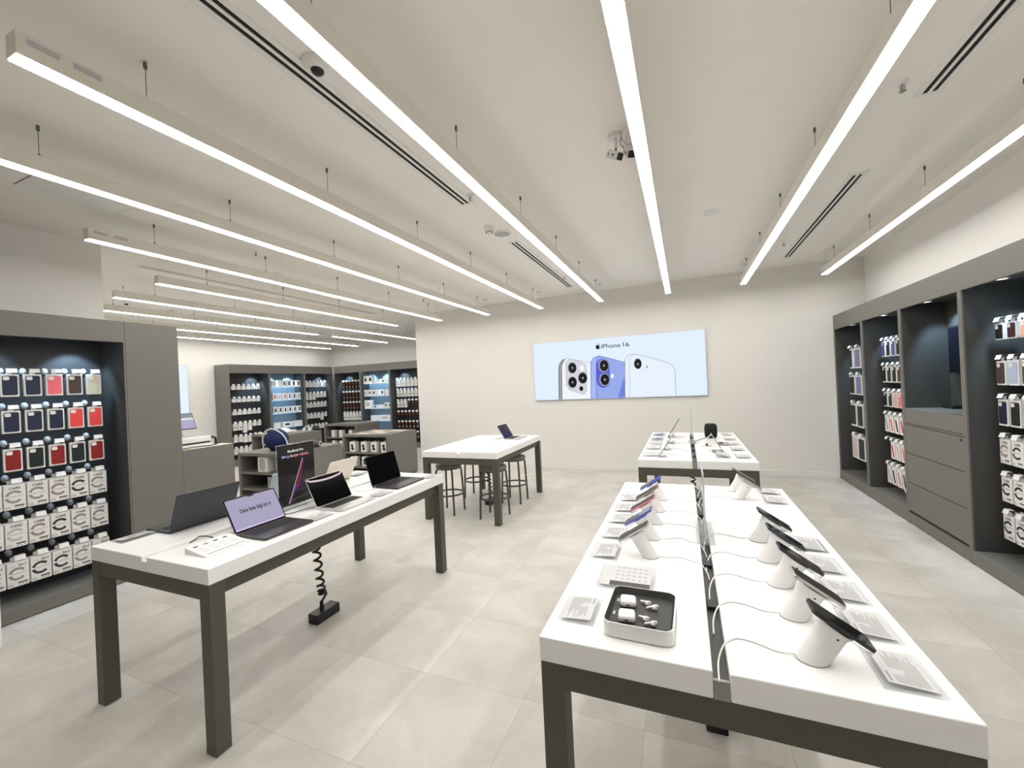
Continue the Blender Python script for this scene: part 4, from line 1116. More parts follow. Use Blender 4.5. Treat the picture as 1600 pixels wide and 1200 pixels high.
def phone(label, x, y, rz, body, screen='off', L=0.148, W=0.072):
    A = 33 * D2R
    t = thing('smartphone', label, 'phone', (x, y, HT), rz, 'display phones')
    # centre of the phone back above the post, sloping down towards +x
    ux = Vector((0, 1, 0)); uy = Vector((-math.cos(A), 0, math.sin(A))); un = Vector((math.sin(A), 0, math.cos(A)))
    o = Vector((0.060, 0, 0.0995))
    b = MB(); b.prism(rrect(W, L, 0.011, 6), o, ux, uy, un * 0.0078, body); bd = b.build('body', t)
    b = MB(); b.prism(rrect(W - 0.004, L - 0.004, 0.010, 6), o + un * 0.0079, ux, uy, un * 0.0005, SCREEN); sc = b.build('screen', t)
    if screen == 'half':
        c = MB(); c.flat([(-W * 0.42, 0), (W * 0.42, 0.01), (W * 0.42, L * 0.46), (-W * 0.42, L * 0.46)], o + un * 0.0087, ux, uy, LIT('pale_phone_image', 190, 198, 210, 0.6)); c.build('lit_image_or_sheen', sc)
    elif screen == 'blue':
        c = MB(); c.flat([(-W * 0.42, 0.01), (W * 0.42, 0.0), (W * 0.42, L * 0.46), (-W * 0.42, L * 0.46)], o + un * 0.0087, ux, uy, LIT('blue_phone_image', 70, 90, 220, 0.6)); c.build('lit_image_or_sheen', sc)
    elif screen == 'grey':
        c = MB(); c.flat(rrect(W * 0.86, L * 0.92, 0.008, 4), o + un * 0.0087, ux, uy, LIT('painted_grey_reflection', 116, 112, 104, 0.35)); c.build('lit_image_or_sheen', sc)  # ceiling reflection on the dark screen, painted as a dim grey glow
    c = MB(); c.prism(rrect(0.030, 0.030, 0.008, 4, -W * 0.22, L * 0.36), o - un * 0.0001, ux, uy, -un * 0.003, body)
    for q in range(2): c.cyl(o + ux * (-W * 0.22) + uy * (L * 0.30 + q * 0.018) - un * 0.003, o + ux * (-W * 0.22) + uy * (L * 0.30 + q * 0.018) - un * 0.0045, 0.006, BLACK, n=12)
    c.build('camera_bump', bd)
    return t
def cord(label, pts, r=0.0022, m=WHITE, grp='charging cables on the tables', name='charging_cable'):
    P = [Vector(p) for p in pts]
    out = []
    for i in range(len(P) - 1):        # Catmull-Rom smoothing
        p0, p1, p2, p3 = P[max(i - 1, 0)], P[i], P[i + 1], P[min(i + 2, len(P) - 1)]
        for k in range(6):
            s = k / 6
            out.append(0.5 * ((2 * p1) + (p2 - p0) * s + (2 * p0 - 5 * p1 + 4 * p2 - p3) * s * s + (3 * p1 - p0 - 3 * p2 + p3) * s ** 3))
    out.append(P[-1])
    return tag(MB().tube(out, r, m, 6).build(name), label, 'cable', grp)
zc = HT + 0.0025
Ls = [(-0.167, 1.839, SILVER, 'grey', 'silver edged'), (-0.169, 2.050, UBLUE, 'half', 'blue edged'), (-0.168, 2.272, ROSE, 'grey', 'pink edged'), (-0.164, 2.485, NAT, 'grey', 'sand coloured'), (-0.160, 2.722, UBLUE, 'blue', 'blue screened')]
for k, (x, y, body, scn, nm) in enumerate(Ls):
    pos = ['nearest of five on the left', 'second of five on the left', 'third of five on the left', 'fourth of five on the left', 'farthest of five on the left'][k]
    phone_stand('leaning white phone post, %s side' % pos, x, y, PI, 0.031)
    phone('%s phone tilted on a white post, %s' % (nm, pos), x, y, PI, body, scn)
    j = 0.02 * math.sin(k * 2.1)
    cord('thin white cable from the left phone post, %s' % pos, [(x + 0.033, y, zc + 0.004), (x + 0.075, y + 0.008 + j * 0.3, zc), (x + 0.12, y + 0.02 + j, zc), (x + 0.165, y - 0.005, zc), (0.028, y - 0.02 + j, zc), (0.050, y - 0.05, HT - 0.02), (0.055, y - 0.10, HT - 0.022)])
Rs = [(0.278, 1.295, SPACE, 0.151), (0.281, 1.505, SILVER, 0.148), (0.282, 1.717, SPACE, 0.151), (0.280, 1.928, TEALG, 0.146), (0.280, 2.152, SPACE, 0.148), (0.272, 2.842, SILVER, 0.146), (0.264, 3.030, SPACE, 0.146)]
rn = ['nearest of seven on the right', 'second of seven on the right', 'third of seven on the right', 'fourth of seven on the right', 'fifth of seven on the right', 'sixth of seven on the right', 'farthest of seven on the right']
for k, (x, y, body, Lp) in enumerate(Rs):
    phone_stand('thick leaning white phone post, %s side' % rn[k], x, y, 0, 0.035 if k < 5 else 0.031)
    phone('black screened phone tilted on a white post, %s' % rn[k], x, y, 0, body, 'off', Lp)
    a = 0.03 if k < 5 else 0.02
    cord('thin white cable from the right phone post, %s' % rn[k], [(x - 0.038, y - 0.004, zc + 0.006), (x - 0.08, y + 0.006, zc), (x - 0.13, y + a, zc), (x - 0.17, y + a + 0.005, zc), (0.082, y + 0.012, zc), (0.066, y - 0.01, HT - 0.004), (0.052, y - 0.05, HT - 0.022), (0.048, y - 0.13, HT - 0.022)], 0.0025)

# earbud tray
t = thing('earbud_tray', 'square white tray with dark lining in the near left corner', 'tray', (-0.156, 1.340, HT), -0.02)
W2, D2, TH = 0.199, 0.232, 0.046
po, pi_ = rrect(W2, D2, 0.028, 7), rrect(W2 - 0.006, D2 - 0.006, 0.025, 7)
n = len(po)
b = MB()
b.add([(x, y, 0.004) for x, y in po] + [(x, y, TH) for x, y in po], [(i, (i + 1) % n, n + (i + 1) % n, n + i) for i in range(n)], WGLOSS, True)
b.add([(x, y, TH) for x, y in po] + [(x, y, TH) for x, y in pi_], [(i, (i + 1) % n, n + (i + 1) % n, n + i) for i in range(n)], WGLOSS)
b.flat(list(reversed(po)), (0, 0, 0.004), (1, 0, 0), (0, 1, 0), WGLOSS)
b.build('tray_shell', t)
TL = mat('dark_grey_tray_lining', (0.040, 0.039, 0.039), rough=0.5)
b = MB()
pf = rrect(W2 - 0.022, D2 - 0.022, 0.02, 7)
b.add([(x, y, TH - 0.001) for x, y in pi_] + [(x, y, 0.026) for x, y in pf], [(i, n + i, n + (i + 1) % n, (i + 1) % n) for i in range(n)], TL, True)
b.flat(pf, (0, 0, 0.026), (1, 0, 0), (0, 1, 0), TL)
for k, yy in enumerate((0.045, -0.035)):
    b.flat([(-0.083, yy), (-0.076, yy), (-0.076, yy + 0.02), (-0.083, yy + 0.02)], (0, 0, 0.0265), (1, 0, 0), (0, 1, 0), PRINTL)
b.build('tray_lining', t)
po2 = rrect(W2 - 0.012, D2 - 0.012, 0.024, 6)
MB().prism(po2, (0, 0, 0), (1, 0, 0), (0, 1, 0), (0, 0, 0.004), PRINT).build('tray_foot', t)
for k, (x, y, nm) in enumerate(((-0.200, 1.377, 'far'), (-0.194, 1.290, 'near'))):
    c = thing('earbud_case', 'rounded white earbud case at the %s side of the tray' % nm, 'earbud case', (x, y, HT + 0.0265), 0.1, 'earbud cases in the tray')
    bm_ = MB(); bm_.box(-0.0255, -0.0255, 0.0002, 0.0255, 0.0255, 0.0225, WGLOSS, 0.0102, 5)
    for q in range(len(bm_.s)): bm_.s[q] = True
    bm_.build('case_body', c)
    MB().box(-0.005, -0.0262, 0.0085, 0.005, -0.0252, 0.0125, BLACK, 0.0004, 1).build('port', c)
for k, (x, y, ang, nm) in enumerate(((-0.140, 1.388, -0.25, 'far left'), (-0.118, 1.368, 0.45, 'far right'), (-0.138, 1.295, -0.3, 'near left'), (-0.116, 1.276, 0.4, 'near right'))):
    e = thing('earbud', 'single white earbud, %s of the four in the tray' % nm, 'earbud', (x, y, HT + 0.0265), ang, 'loose earbuds in the tray')
    b = MB(); b.lathe([(0.0005, 0.0), (0.006, 0.0012), (0.0092, 0.005), (0.0092, 0.009), (0.0065, 0.0135), (0.001, 0.015)], WGLOSS, n=18); b.build('bud', e)
    MB().tube([(-0.002, 0, 0.0085), (-0.009, 0.003, 0.0085), (-0.017, 0.005, 0.0065), (-0.025, 0.006, 0.005)], 0.0036, WGLOSS, 10).build('stem', e)
    MB().lathe([(0.0052, 0.0), (0.0060, 0.003), (0.004, 0.0055)], mat('grey_ear_tip', (0.62, 0.62, 0.62), rough=0.5), n=14, c=(0.006, -0.003, 0.0105)).build('ear_tip', e)

# clear upright sign holders over the cable channels
def upright(label, x, y0, y1, h):
    t = thing('sign_holder', label, 'sign holder', (x, (y0 + y1) / 2, HT), 0, 'clear upright sign holders')
    d = (y1 - y0) / 2
    MB().box(-0.038, -d, 0.0006, 0.038, d, 0.012, ACRYE, 0.002, 1).build('acrylic_foot', t)
    MB().box(-0.004, -d, 0.0125, 0.004, d, h, ACRY, 0.001, 1).build('acrylic_panel', t)
    b = MB()
    for s in (-1, 1): b.box(-0.0042, s * d - 0.0015, 0.0125, 0.0042, s * d + 0.0015, h, ACRYE)
    b.box(-0.0042, -d, h - 0.001, 0.0042, d, h + 0.002, ACRYE); b.build('polished_edge', t)
    MB().box(-0.0012, -d + 0.004, 0.03, 0.0012, d - 0.004, h - 0.006, mat('pale_grey_insert', (0.62, 0.62, 0.63), rough=0.6)).build('paper_insert', t)
upright('clear upright sign seen edge on above the phone table channel', 0.058, 2.03, 2.335, 0.315)
upright('clear upright sign seen edge on above the far table channel', 0.054, 5.02, 5.30, 0.412)

# ------------------------------------------------------------------ far tablet table contents
def tablet(label, x, y, rz, L, W, tilt, body, foot=True, lift=0.0):
    t = thing('tablet', label, 'tablet', (x, y, HT), rz, 'display tablets on the far table')
    ux = Vector((0, 1, 0)); uy = Vector((-math.sin(tilt), 0, math.cos(tilt))); un = Vector((math.cos(tilt), 0, math.sin(tilt)))
    o = Vector((0, 0, 0.004 + lift)) + uy * (L / 2)
    b = MB(); b.prism(rrect(W, L, 0.012, 5), o, ux, uy, un * 0.0065, body); b.build('body', t)
    b = MB(); b.prism(rrect(W - 0.004, L - 0.004, 0.010, 5), o + un * 0.0066, ux, uy, un * 0.0005, SCREEN); b.build('screen', t)
    if foot:
        b = MB(); b.box(-0.07, -0.035, 0, 0.012, 0.035, 0.004, SILVER, 0.001, 1)
        q = uy * (L * 0.55) + Vector((0, 0, 0.004 + lift)) - un * 0.001
        b.add([(-0.066, -0.02, 0.004), (-0.066, 0.02, 0.004), (q.x, 0.02, q.z), (q.x, -0.02, q.z), (-0.060, -0.02, 0.004), (-0.060, 0.02, 0.004), (q.x + 0.004, 0.02, q.z), (q.x + 0.004, -0.02, q.z)],
              [(0, 1, 2, 3), (7, 6, 5, 4), (0, 3, 7, 4), (1, 5, 6, 2)], SILVER); b.build('stand', t)
    return t
tablet('small tablet leaning on a stand, nearest on the left half of far table', -0.253, 4.22, PI, 0.075, 0.15, 33 * D2R, SILVER)
tablet('small tablet leaning on a stand, second on the left half of far table', -0.228, 4.63, PI, 0.09, 0.17, 30 * D2R, SPACE)
tablet('silver tablet leaning on a stand, third on the left half of far table', -0.205, 5.10, PI, 0.13, 0.22, 33 * D2R, SILVER)
tablet('tallest dark tablet leaning near the far end of the left half', -0.215, 5.60, PI, 0.265, 0.20, 31 * D2R, SPACE)
b = thing('tablet', 'tablet propped as a tent with folding cover before the black speaker', 'tablet', (0.325, 4.56, HT), 0)
MB(Matrix.Translation((0.0, 0, 0.004)) @ Matrix.Rotation(-30 * D2R, 4, 'Y')).box(-0.006, -0.085, 0, 0, 0.085, 0.195, SILVER, 0.002, 1).build('body', b)
MB(Matrix.Translation((0.0, 0, 0.004)) @ Matrix.Rotation(-30 * D2R, 4, 'Y')).box(0.0003, -0.082, 0.004, 0.001, 0.082, 0.191, SCREEN).build('screen', b)
b2 = MB(); b2.box(-0.10, -0.085, 0, 0.004, 0.085, 0.004, PRINT)
b2.add([(-0.100, -0.015, 0.172), (-0.100, 0.015, 0.172), (-0.19, 0.015, 0.09), (-0.19, -0.015, 0.09), (-0.098, -0.015, 0.168), (-0.098, 0.015, 0.168), (-0.186, 0.015, 0.087), (-0.186, -0.015, 0.087)],
       [(0, 1, 2, 3), (7, 6, 5, 4), (0, 3, 7, 4), (1, 5, 6, 2), (2, 6, 7, 3)], WHITE); b2.build('folding_cover', b)
t = thing('smart_speaker', 'black rounded cylinder speaker on the far tablet table', 'speaker', (0.270, 5.56, HT))
MB().lathe([(0.0, 0), (0.052, 0.0), (0.066, 0.012), (0.071, 0.05), (0.071, 0.125), (0.064, 0.158), (0.048, 0.172), (0.0, 0.172)], mat('black_mesh_fabric', (0.008, 0.008, 0.009), rough=0.8, noise=0.3, nscale=300, bump=0.3), n=36).build('speaker_body', t)
MB().lathe([(0.044, 0.1722), (0.040, 0.1745), (0.0, 0.1748)], SCREEN, n=30).build('touch_top', t)
cord('dark cable from the black speaker to the table gap', [(0.21, 5.50, HT + 0.004), (0.16, 5.40, HT + 0.004), (0.12, 5.32, HT + 0.004), (0.079, 5.22, HT + 0.004), (0.06, 5.19, HT - 0.02)], 0.0028, BLACK)
cord('thin grey cable from the nearest tablet on the far table', [(-0.20, 4.40, HT + 0.003), (-0.08, 4.26, HT + 0.003), (0.028, 4.14, HT + 0.003), (0.052, 4.12, HT - 0.02)], 0.002, PRINTL)
cord('thin grey cable from the second tablet on the far table', [(-0.16, 4.72, HT + 0.003), (-0.05, 4.62, HT + 0.003), (0.028, 4.40, HT + 0.003), (0.055, 4.34, HT - 0.02)], 0.002, PRINTL)
t = thing('stylus_stand', 'small clear stand with a dark clip left of the tent tablet', 'stand', (0.19, 4.88, HT))
MB().box(-0.05, -0.03, 0, 0.05, 0.03, 0.006, ACRYE, 0.002, 1).build('acrylic_foot', t)
MB().box(-0.008, -0.01, 0.0062, 0.012, 0.01, 0.03, BLACK, 0.003).build('clip', t)
t = thing('phone_dock', 'low grey dock lying in front of the black speaker', 'dock', (0.36, 5.02, HT))
MB().box(-0.055, -0.09, 0, 0.055, 0.09, 0.014, PRINT, 0.004).build('dock_plate', t)
MB().box(-0.045, -0.03, 0.0142, 0.0, 0.03, 0.024, BLACK, 0.004).build('dock_pad', t)

# laptop table cables
cord('black cable looping beside the silver laptop', [(-2.30, 2.03, HT + 0.008), (-2.34, 1.97, HT + 0.004), (-2.36, 1.88, HT + 0.004), (-2.42, 1.87, HT + 0.004), (-2.45, 1.98, HT + 0.004), (-2.45, 2.08, HT + 0.004), (-2.47, 2.12, HT - 0.004)], 0.0022, BLACK)
cord('short black cable end near the price sheet', [(-2.45, 1.355, HT + 0.004), (-2.462, 1.39, HT + 0.008), (-2.484, 1.422, HT + 0.010), (-2.445, 1.437, HT + 0.010), (-2.405, 1.445, HT + 0.004)], 0.003, BLACK)
cord('white cable behind the dark grey laptop', [(-2.29, 2.60, HT + 0.012), (-2.25, 2.53, HT + 0.004), (-2.30, 2.45, HT + 0.004), (-2.40, 2.50, HT + 0.004), (-2.47, 2.62, HT - 0.004)], 0.003, WHITE)

# ------------------------------------------------------------------ lit poster on the back wall
t = thing('light_box', 'wide lit phone advertisement on the back wall', 'poster', (-2.625, 7.42, 1.275))
PW, PHt = 2.972, 1.084
b = MB(); b.box(0, 0.0, 0, PW, 0.033, PHt, mat('silver_frame', (0.55, 0.55, 0.55), rough=0.4, metal=0.5)); b.build('frame', t)
E = 1.0
BG = LIT('poster_ice_blue', 226, 239, 253, E); LINE = LIT('poster_grey_line', 176, 182, 190, 0.7); WHT = LIT('poster_white_phone', 240, 244, 252, E); SIDE = LIT('poster_steel_side', 150, 152, 156, 0.7); PLAT = LIT('poster_plateau', 228, 229, 236, 0.85)
BL1 = LIT('poster_blue_phone', 158, 178, 246, 0.9); BL2 = LIT('poster_blue_side', 178, 194, 248, 0.9); BL3 = LIT('poster_blue_deep', 92, 106, 224, 0.85); LENS = LIT('poster_lens', 26, 26, 36, 0.5); RING = LIT('poster_lens_ring', 196, 198, 206, 0.8); GLINT = LIT('poster_glint', 206, 206, 220, 0.9); ICE = LIT('poster_ice_phone', 230, 241, 251, E); BL4 = LIT('poster_blue_shade', 120, 140, 236, 0.85)
O = lambda k: (0, -0.0008 - 0.0005 * k, 0)
b = MB(); b.flat([(0.006, 0.006), (PW - 0.006, 0.006), (PW - 0.006, PHt - 0.006), (0.006, PHt - 0.006)], O(0), U, V, BG); sheet = b.build('lit_sheet', t)
b = MB()
clip = lambda P: [(x, max(y, 0.008)) for x, y in P]
def smooth(P, n=3):
    P = [Vector(p) for p in P]; out = []
    for i in range(len(P) - 1):
        p0, p1, p2, p3 = P[max(i - 1, 0)], P[i], P[i + 1], P[min(i + 2, len(P) - 1)]
        for k in range(n):
            s = k / n
            q = 0.5 * ((2 * p1) + (p2 - p0) * s + (2 * p0 - 5 * p1 + 4 * p2 - p3) * s * s + (3 * p1 - p0 - 3 * p2 + p3) * s ** 3)
            out.append((q.x, q.y))
    out.append((P[-1].x, P[-1].y))
    return out
def ell(cx, cy, rx, ry, n=28): return [(cx + rx * math.cos(2 * PI * i / n), cy + ry * math.sin(2 * PI * i / n)) for i in range(n)]
p1 = clip([(0.465, 0), (0.488, 0.589), (0.508, 0.665), (0.564, 0.739), (0.645, 0.76), (0.801, 0.728), (1.093, 0.635), (1.068, 0)])
p1s = clip([(0.463, 0), (0.488, 0.6), (0.518, 0.687), (0.587, 0.749), (0.633, 0.757), (0.585, 0.694), (0.555, 0.607), (0.534, 0)])
b.flat(p1, O(1), U, V, WHT); b.flat(p1s, O(2), U, V, SIDE); b.ribbon(p1, 0.008, O(3), U, V, LINE)
b.ribbon(clip([(0.50, 0.0), (0.523, 0.6), (0.56, 0.69)]), 0.016, O(3), U, V, RING)
pl = [(0.63, 0.702), (0.701, 0.735), (0.909, 0.683), (1.005, 0.612), (1.014, 0.492), (0.993, 0.147), (0.958, 0.094), (0.881, 0.103), (0.673, 0.181), (0.621, 0.271)]
b.flat(pl, O(3), U, V, PLAT); b.ribbon(pl, 0.006, O(4), U, V, LINE, True)
def lens(cx, cy, rx, ry):
    b.flat(ell(cx, cy, rx * 1.16, ry * 1.13), O(5), U, V, RING); b.flat(ell(cx + 0.006, cy, rx, ry), O(6), U, V, LENS); b.flat(ell(cx + 0.006, cy, rx * 0.18, ry * 0.18, 12), O(7), U, V, GLINT)
lens(0.744, 0.578, 0.075, 0.095); lens(0.928, 0.384, 0.078, 0.097); lens(0.736, 0.315, 0.077, 0.098)
b.flat(ell(0.897, 0.194, 0.036, 0.045, 20), O(6), U, V, LENS); b.flat(ell(0.925, 0.563, 0.043, 0.055, 20), O(6), U, V, WHT)
p2 = clip([(1.066, 0), (1.094, 0.66), (1.141, 0.733), (1.239, 0.765), (1.405, 0.715), (1.68, 0.622), (1.675, 0)])
p2s = clip([(1.066, 0), (1.094, 0.66), (1.141, 0.733), (1.228, 0.763), (1.204, 0.718), (1.189, 0.633), (1.165, 0)])
b.flat(p2, O(4), U, V, BL1); b.flat(clip([(1.54, 0), (1.62, 0.25), (1.679, 0.40), (1.675, 0)]), O(5), U, V, BL4); b.flat(p2s, O(6), U, V, BL2); b.ribbon(p2, 0.010, O(7), U, V, BL3)
b.ribbon(clip([(1.165, 0.0), (1.189, 0.633), (1.215, 0.74)]), 0.010, O(7), U, V, BL3)
pill = [(1.303 + 0.118 * math.cos(a), 0.575 + 0.135 * math.sin(a)) for a in [i * PI / 10 for i in range(11)]] + [(1.298 + 0.118 * math.cos(a), 0.325 + 0.135 * math.sin(a)) for a in [PI + i * PI / 10 for i in range(11)]]
b.flat(pill, O(7), U, V, BL3)
def lens2(cx, cy, rx, ry):
    b.flat(ell(cx, cy, rx * 1.16, ry * 1.13), O(8), U, V, RING); b.flat(ell(cx + 0.006, cy, rx, ry), O(9), U, V, LENS); b.flat(ell(cx + 0.006, cy, rx * 0.18, ry * 0.18, 12), O(10), U, V, GLINT)
lens2(1.319, 0.586, 0.078, 0.10); lens2(1.322, 0.337, 0.078, 0.10)
b.flat(ell(1.459, 0.393, 0.028, 0.042, 16), O(8), U, V, WHT)
p3 = clip([(1.664, 0), (1.688, 0.664), (1.735, 0.727), (1.837, 0.757), (2.033, 0.698), (2.392, 0.566), (2.464, 0.501), (2.489, 0.43), (2.488, 0)])
b.flat(p3, O(8), U, V, ICE); b.ribbon(p3, 0.008, O(9), U, V, LINE); b.ribbon(clip([(1.742, 0), (1.765, 0.659), (1.796, 0.719), (1.847, 0.75)]), 0.005, O(9), U, V, LINE)
b.flat(ell(1.899, 0.581, 0.066, 0.094), O(10), U, V, RING); b.flat(ell(1.904, 0.581, 0.060, 0.086), O(11), U, V, LENS); b.flat(ell(1.904, 0.575, 0.012, 0.016, 10), O(12), U, V, GLINT); b.flat(ell(2.048, 0.516, 0.019, 0.026, 14), O(10), U, V, RING)
# headline and the bitten apple mark
b.text('iPhone', (1.287, O(2)[1], 0.893), U, V, 0.108, LENS, fit=0.335, bold=0.006); b.text('16', (1.668, O(2)[1], 0.893), U, V, 0.108, LENS, fit=0.105, bold=0.006)
ap = smooth([(0, 0.31), (0.06, 0.335), (0.14, 0.35), (0.21, 0.335), (0.27, 0.29), (0.215, 0.22), (0.205, 0.14), (0.235, 0.05), (0.30, 0.0), (0.27, -0.11), (0.19, -0.24), (0.12, -0.28), (0.06, -0.265), (0, -0.245), (-0.06, -0.265), (-0.12, -0.28), (-0.20, -0.22), (-0.28, -0.07), (-0.30, 0.06), (-0.27, 0.21), (-0.19, 0.315), (-0.10, 0.345), (0, 0.31)])
lf = smooth([(0.01, 0.38), (0.03, 0.47), (0.09, 0.54), (0.165, 0.565), (0.15, 0.48), (0.09, 0.40), (0.01, 0.38)])
b.flat([(1.230 + x * 0.125, 0.917 + y * 0.125) for x, y in ap[:-1]], O(2), U, V, LENS); b.flat([(1.230 + x * 0.125, 0.917 + y * 0.125) for x, y in lf[:-1]], O(2), U, V, LENS)
b.build('printed_picture', sheet)
# the second lit panel in the rear room
t = thing('light_box', 'blank pale blue lit panel on the rear side wall', 'poster', (-10.22, 4.7, 1.27), PI / 2)
MB().box(0, -0.03, 0, 1.055, 0, 1.11, MATS['silver_frame']).build('frame', t)
MB().box(0.008, -0.0312, 0.008, 1.047, -0.0302, 1.102, LIT('pale_blue_lightbox', 232, 243, 255, 1.0)).build('lit_sheet', t)

# ------------------------------------------------------------------ service counter at the left and what stands on it
ZCn = 1.094
t = thing('service_counter', 'grey counter beside the end panel with a screen on it', 'counter', (-4.69, 2.569, 0), PI / 2)
b = MB(); b.box(0, 0, 0.0, 0.51, 0.02, ZCn - 0.001, GREY); b.box(0.49, 0.02, 0, 0.51, 0.72, ZCn - 0.001, GREY); b.box(0, 0.70, 0, 0.49, 0.72, ZCn - 0.001, GREY); b.build('counter_body', t)
MB().box(0.0, 0.0, ZCn - 0.001, 0.51, 0.72, ZCn, mat('pale_counter_top', (0.62, 0.60, 0.56), rough=0.4)).build('counter_top', t)
MB().box(0.33, -0.0006, 0.0, 0.332, 0.0002, ZCn - 0.01, GREYD).build('panel_seam', t)
t = thing('monitor', 'tilted lavender screen on a thin stand at the left counter', 'monitor', (-5.17, 2.80, ZCn), 0)
M = Matrix.Translation((0.03, 0, 0.180)) @ Matrix.Rotation(-24 * D2R, 4, 'Y')
MB(M).box(-0.012, -0.17, 0, 0, 0.17, 0.195, BLACK, 0.003).build('housing', t)
b = MB(M); b.box(0.0003, -0.163, 0.008, 0.0008, 0.163, 0.112, LIT('lavender_monitor_image', 190, 188, 222, 0.8)); b.box(0.0003, -0.163, 0.112, 0.0008, 0.163, 0.138, LIT('white_monitor_band', 240, 240, 246, 0.85)); b.box(0.0003, -0.163, 0.138, 0.0008, 0.163, 0.187, LIT('grey_monitor_band', 168, 172, 180, 0.7)); b.build('lit_image_or_sheen', t)
b = MB(); b.tube([(0.0, 0.05, 0.006), (0.03, 0.06, 0.06), (0.0, 0.03, 0.13), (0.01, 0, 0.22)], 0.005, SILVER); b.lathe([(0.06, 0), (0.06, 0.006), (0.0, 0.007)], SILVER, n=20, c=(0, 0.05, 0)); b.build('stand', t)
t = thing('receipt_printer', 'long white device with black underside on the left counter', 'printer', (-4.93, 2.79, ZCn), 0)
MB().box(-0.05, -0.21, 0.045, 0.05, 0.17, 0.10, WHITE, 0.006).build('upper_housing', t)
MB().box(-0.045, -0.20, 0.028, 0.045, 0.16, 0.0445, BLACK).build('black_tray', t)
MB().box(-0.048, -0.20, 0.0, 0.048, 0.15, 0.0275, WHITE, 0.004).build('lower_housing', t)
b = MB(); b.tube([(0.02, 0.15, 0.060), (0.02, 0.20, 0.085), (0.02, 0.232, 0.07), (0.02, 0.238, 0.0)], 0.013, BLACK, 8); b.box(-0.01, 0.225, 0, 0.05, 0.265, 0.006, BLACK); b.build('end_clamp', t)
cord('tangled black cable on the left counter edge', [(-4.76, 2.60, ZCn + 0.006), (-4.76, 2.70, ZCn + 0.012), (-4.80, 2.76, ZCn + 0.006), (-4.76, 2.86, ZCn + 0.006), (-4.79, 2.93, ZCn + 0.006), (-4.82, 2.98, ZCn + 0.006)], 0.005, BLACK)
t = tag(MB().box(-0.02, -0.015, 0, 0.02, 0.015, 0.012, col_mat('yellow_green_plastic', 190, 196, 120), 0.004).build('cable_plug', None, (-4.735, 2.665, ZCn)), 'small yellow green plug on the left counter edge', 'plug')

# ------------------------------------------------------------------ low shelf units in the rear room
ZG = 0.824
def gondola(x0, x1, y0, y1, label, shelves=(0.245, 0.505)):
    t = thing('shelf_unit', label, 'shelf unit', (x0, y0, 0), 0, 'low grey shelf units')
    W, D = x1 - x0, y1 - y0
    MB().box(0, 0, 0.02, 0.045, D, ZG - 0.045, GREY).build('side_panel', t)
    MB().box(W - 0.045, 0, 0.02, W, D, ZG - 0.045, GREY).build('side_panel', t)
    MB().box(0, 0, ZG - 0.0445, W, D, ZG, GREY, 0.0015, 1).build('top_panel', t)
    MB().box(0.045, D * 0.5 - 0.01, 0.06, W - 0.045, D * 0.5 + 0.01, ZG - 0.045, GREYD).build('divider', t)
    for z in shelves: MB().box(0.0455, 0.004, z - 0.030, W - 0.0455, D - 0.004, z, GREY).build('shelf', t)
    MB().box(0.0455, 0.01, 0.02, W - 0.0455, D - 0.01, 0.06, GREY).build('base_panel', t)
    MB().box(0.01, 0.02, 0, W - 0.01, D - 0.02, 0.02, SEAM).build('plinth', t)
gondola(-5.885, -4.845, 5.86, 6.70, 'low grey shelf unit of headphone boxes beside the wall edge')
gondola(-5.86, -4.91, 3.90, 4.88, 'low grey shelf unit carrying the big blue speaker', (0.33, 0.558))
gondola(-8.32, -7.27, 5.83, 6.66, 'low grey shelf unit with small gadgets on top behind blue speaker')
gondola(-8.40, -7.36, 7.78, 8.61, 'low grey shelf unit farthest back in the rear room')

# headphone boxes
FW = Frame(0, 0, 0)
def hbox(x, z, w, h, label):
    b = MB(); b.box(-w / 2, 0, 0, w / 2, 0.11, h, CARD, 0.002, 1)
    o = tag(b.build('headphone_box', None, (x, 5.895, z)), label, 'headphone box', 'boxed headphones in the low unit')
    c = MB(); c.flat(ell(-0.006, h * 0.62, w * 0.23, h * 0.14, 16), (0, -0.001, 0), U, V, INK); c.flat(ell(0.004, h * 0.32, w * 0.25, h * 0.15, 16), (0, -0.001, 0), U, V, INK); c.flat([(-0.02, h * 0.3), (0.02, h * 0.3), (0.018, h * 0.65), (-0.02, h * 0.65)], (0, -0.0013, 0), U, V, INK); c.build('headphone_picture', o)
    c = MB(); c.tube([(-0.022, 0.05, h), (-0.022, 0.05, h + 0.016), (0.022, 0.05, h + 0.016), (0.022, 0.05, h)], 0.003, WHITE); c.build('carry_handle', o)
for k, x in enumerate((-5.69, -5.43, -5.20, -4.97)):
    hbox(x, 0.5055, 0.128, 0.185, 'white headphone box on upper shelf beside the wall edge, %s from left' % ORD[k])
    hbox(x + 0.012, 0.2455, 0.128, 0.175, 'white headphone box on lower shelf beside the wall edge, %s from left' % ORD[k])
# boxes in the farthest unit
for r, z in enumerate((0.5055, 0.2455)):
    for k, x in enumerate((-8.16, -7.92, -7.60)):
        retail_box(FW, x, 7.83, z, 0.105, 0.10, 0.17, 'small white box in the farthest low unit, %s shelf, %s from left' % (('upper', 'lower')[r], ORD[k]), INK, 'product box', 'white boxes in the farthest low unit', 'product_box', 0.2, 0.14)
for k, x in enumerate((-8.00, -7.66)):
    retail_box(FW, x, 5.90, 0.5055, 0.17, 0.12, 0.12, 'white box with dark oval picture in the gadget topped unit, %s one' % ('left', 'right')[k], INK, 'product box', 'boxes in the gadget topped unit', 'product_box', 0.55, 0.5)
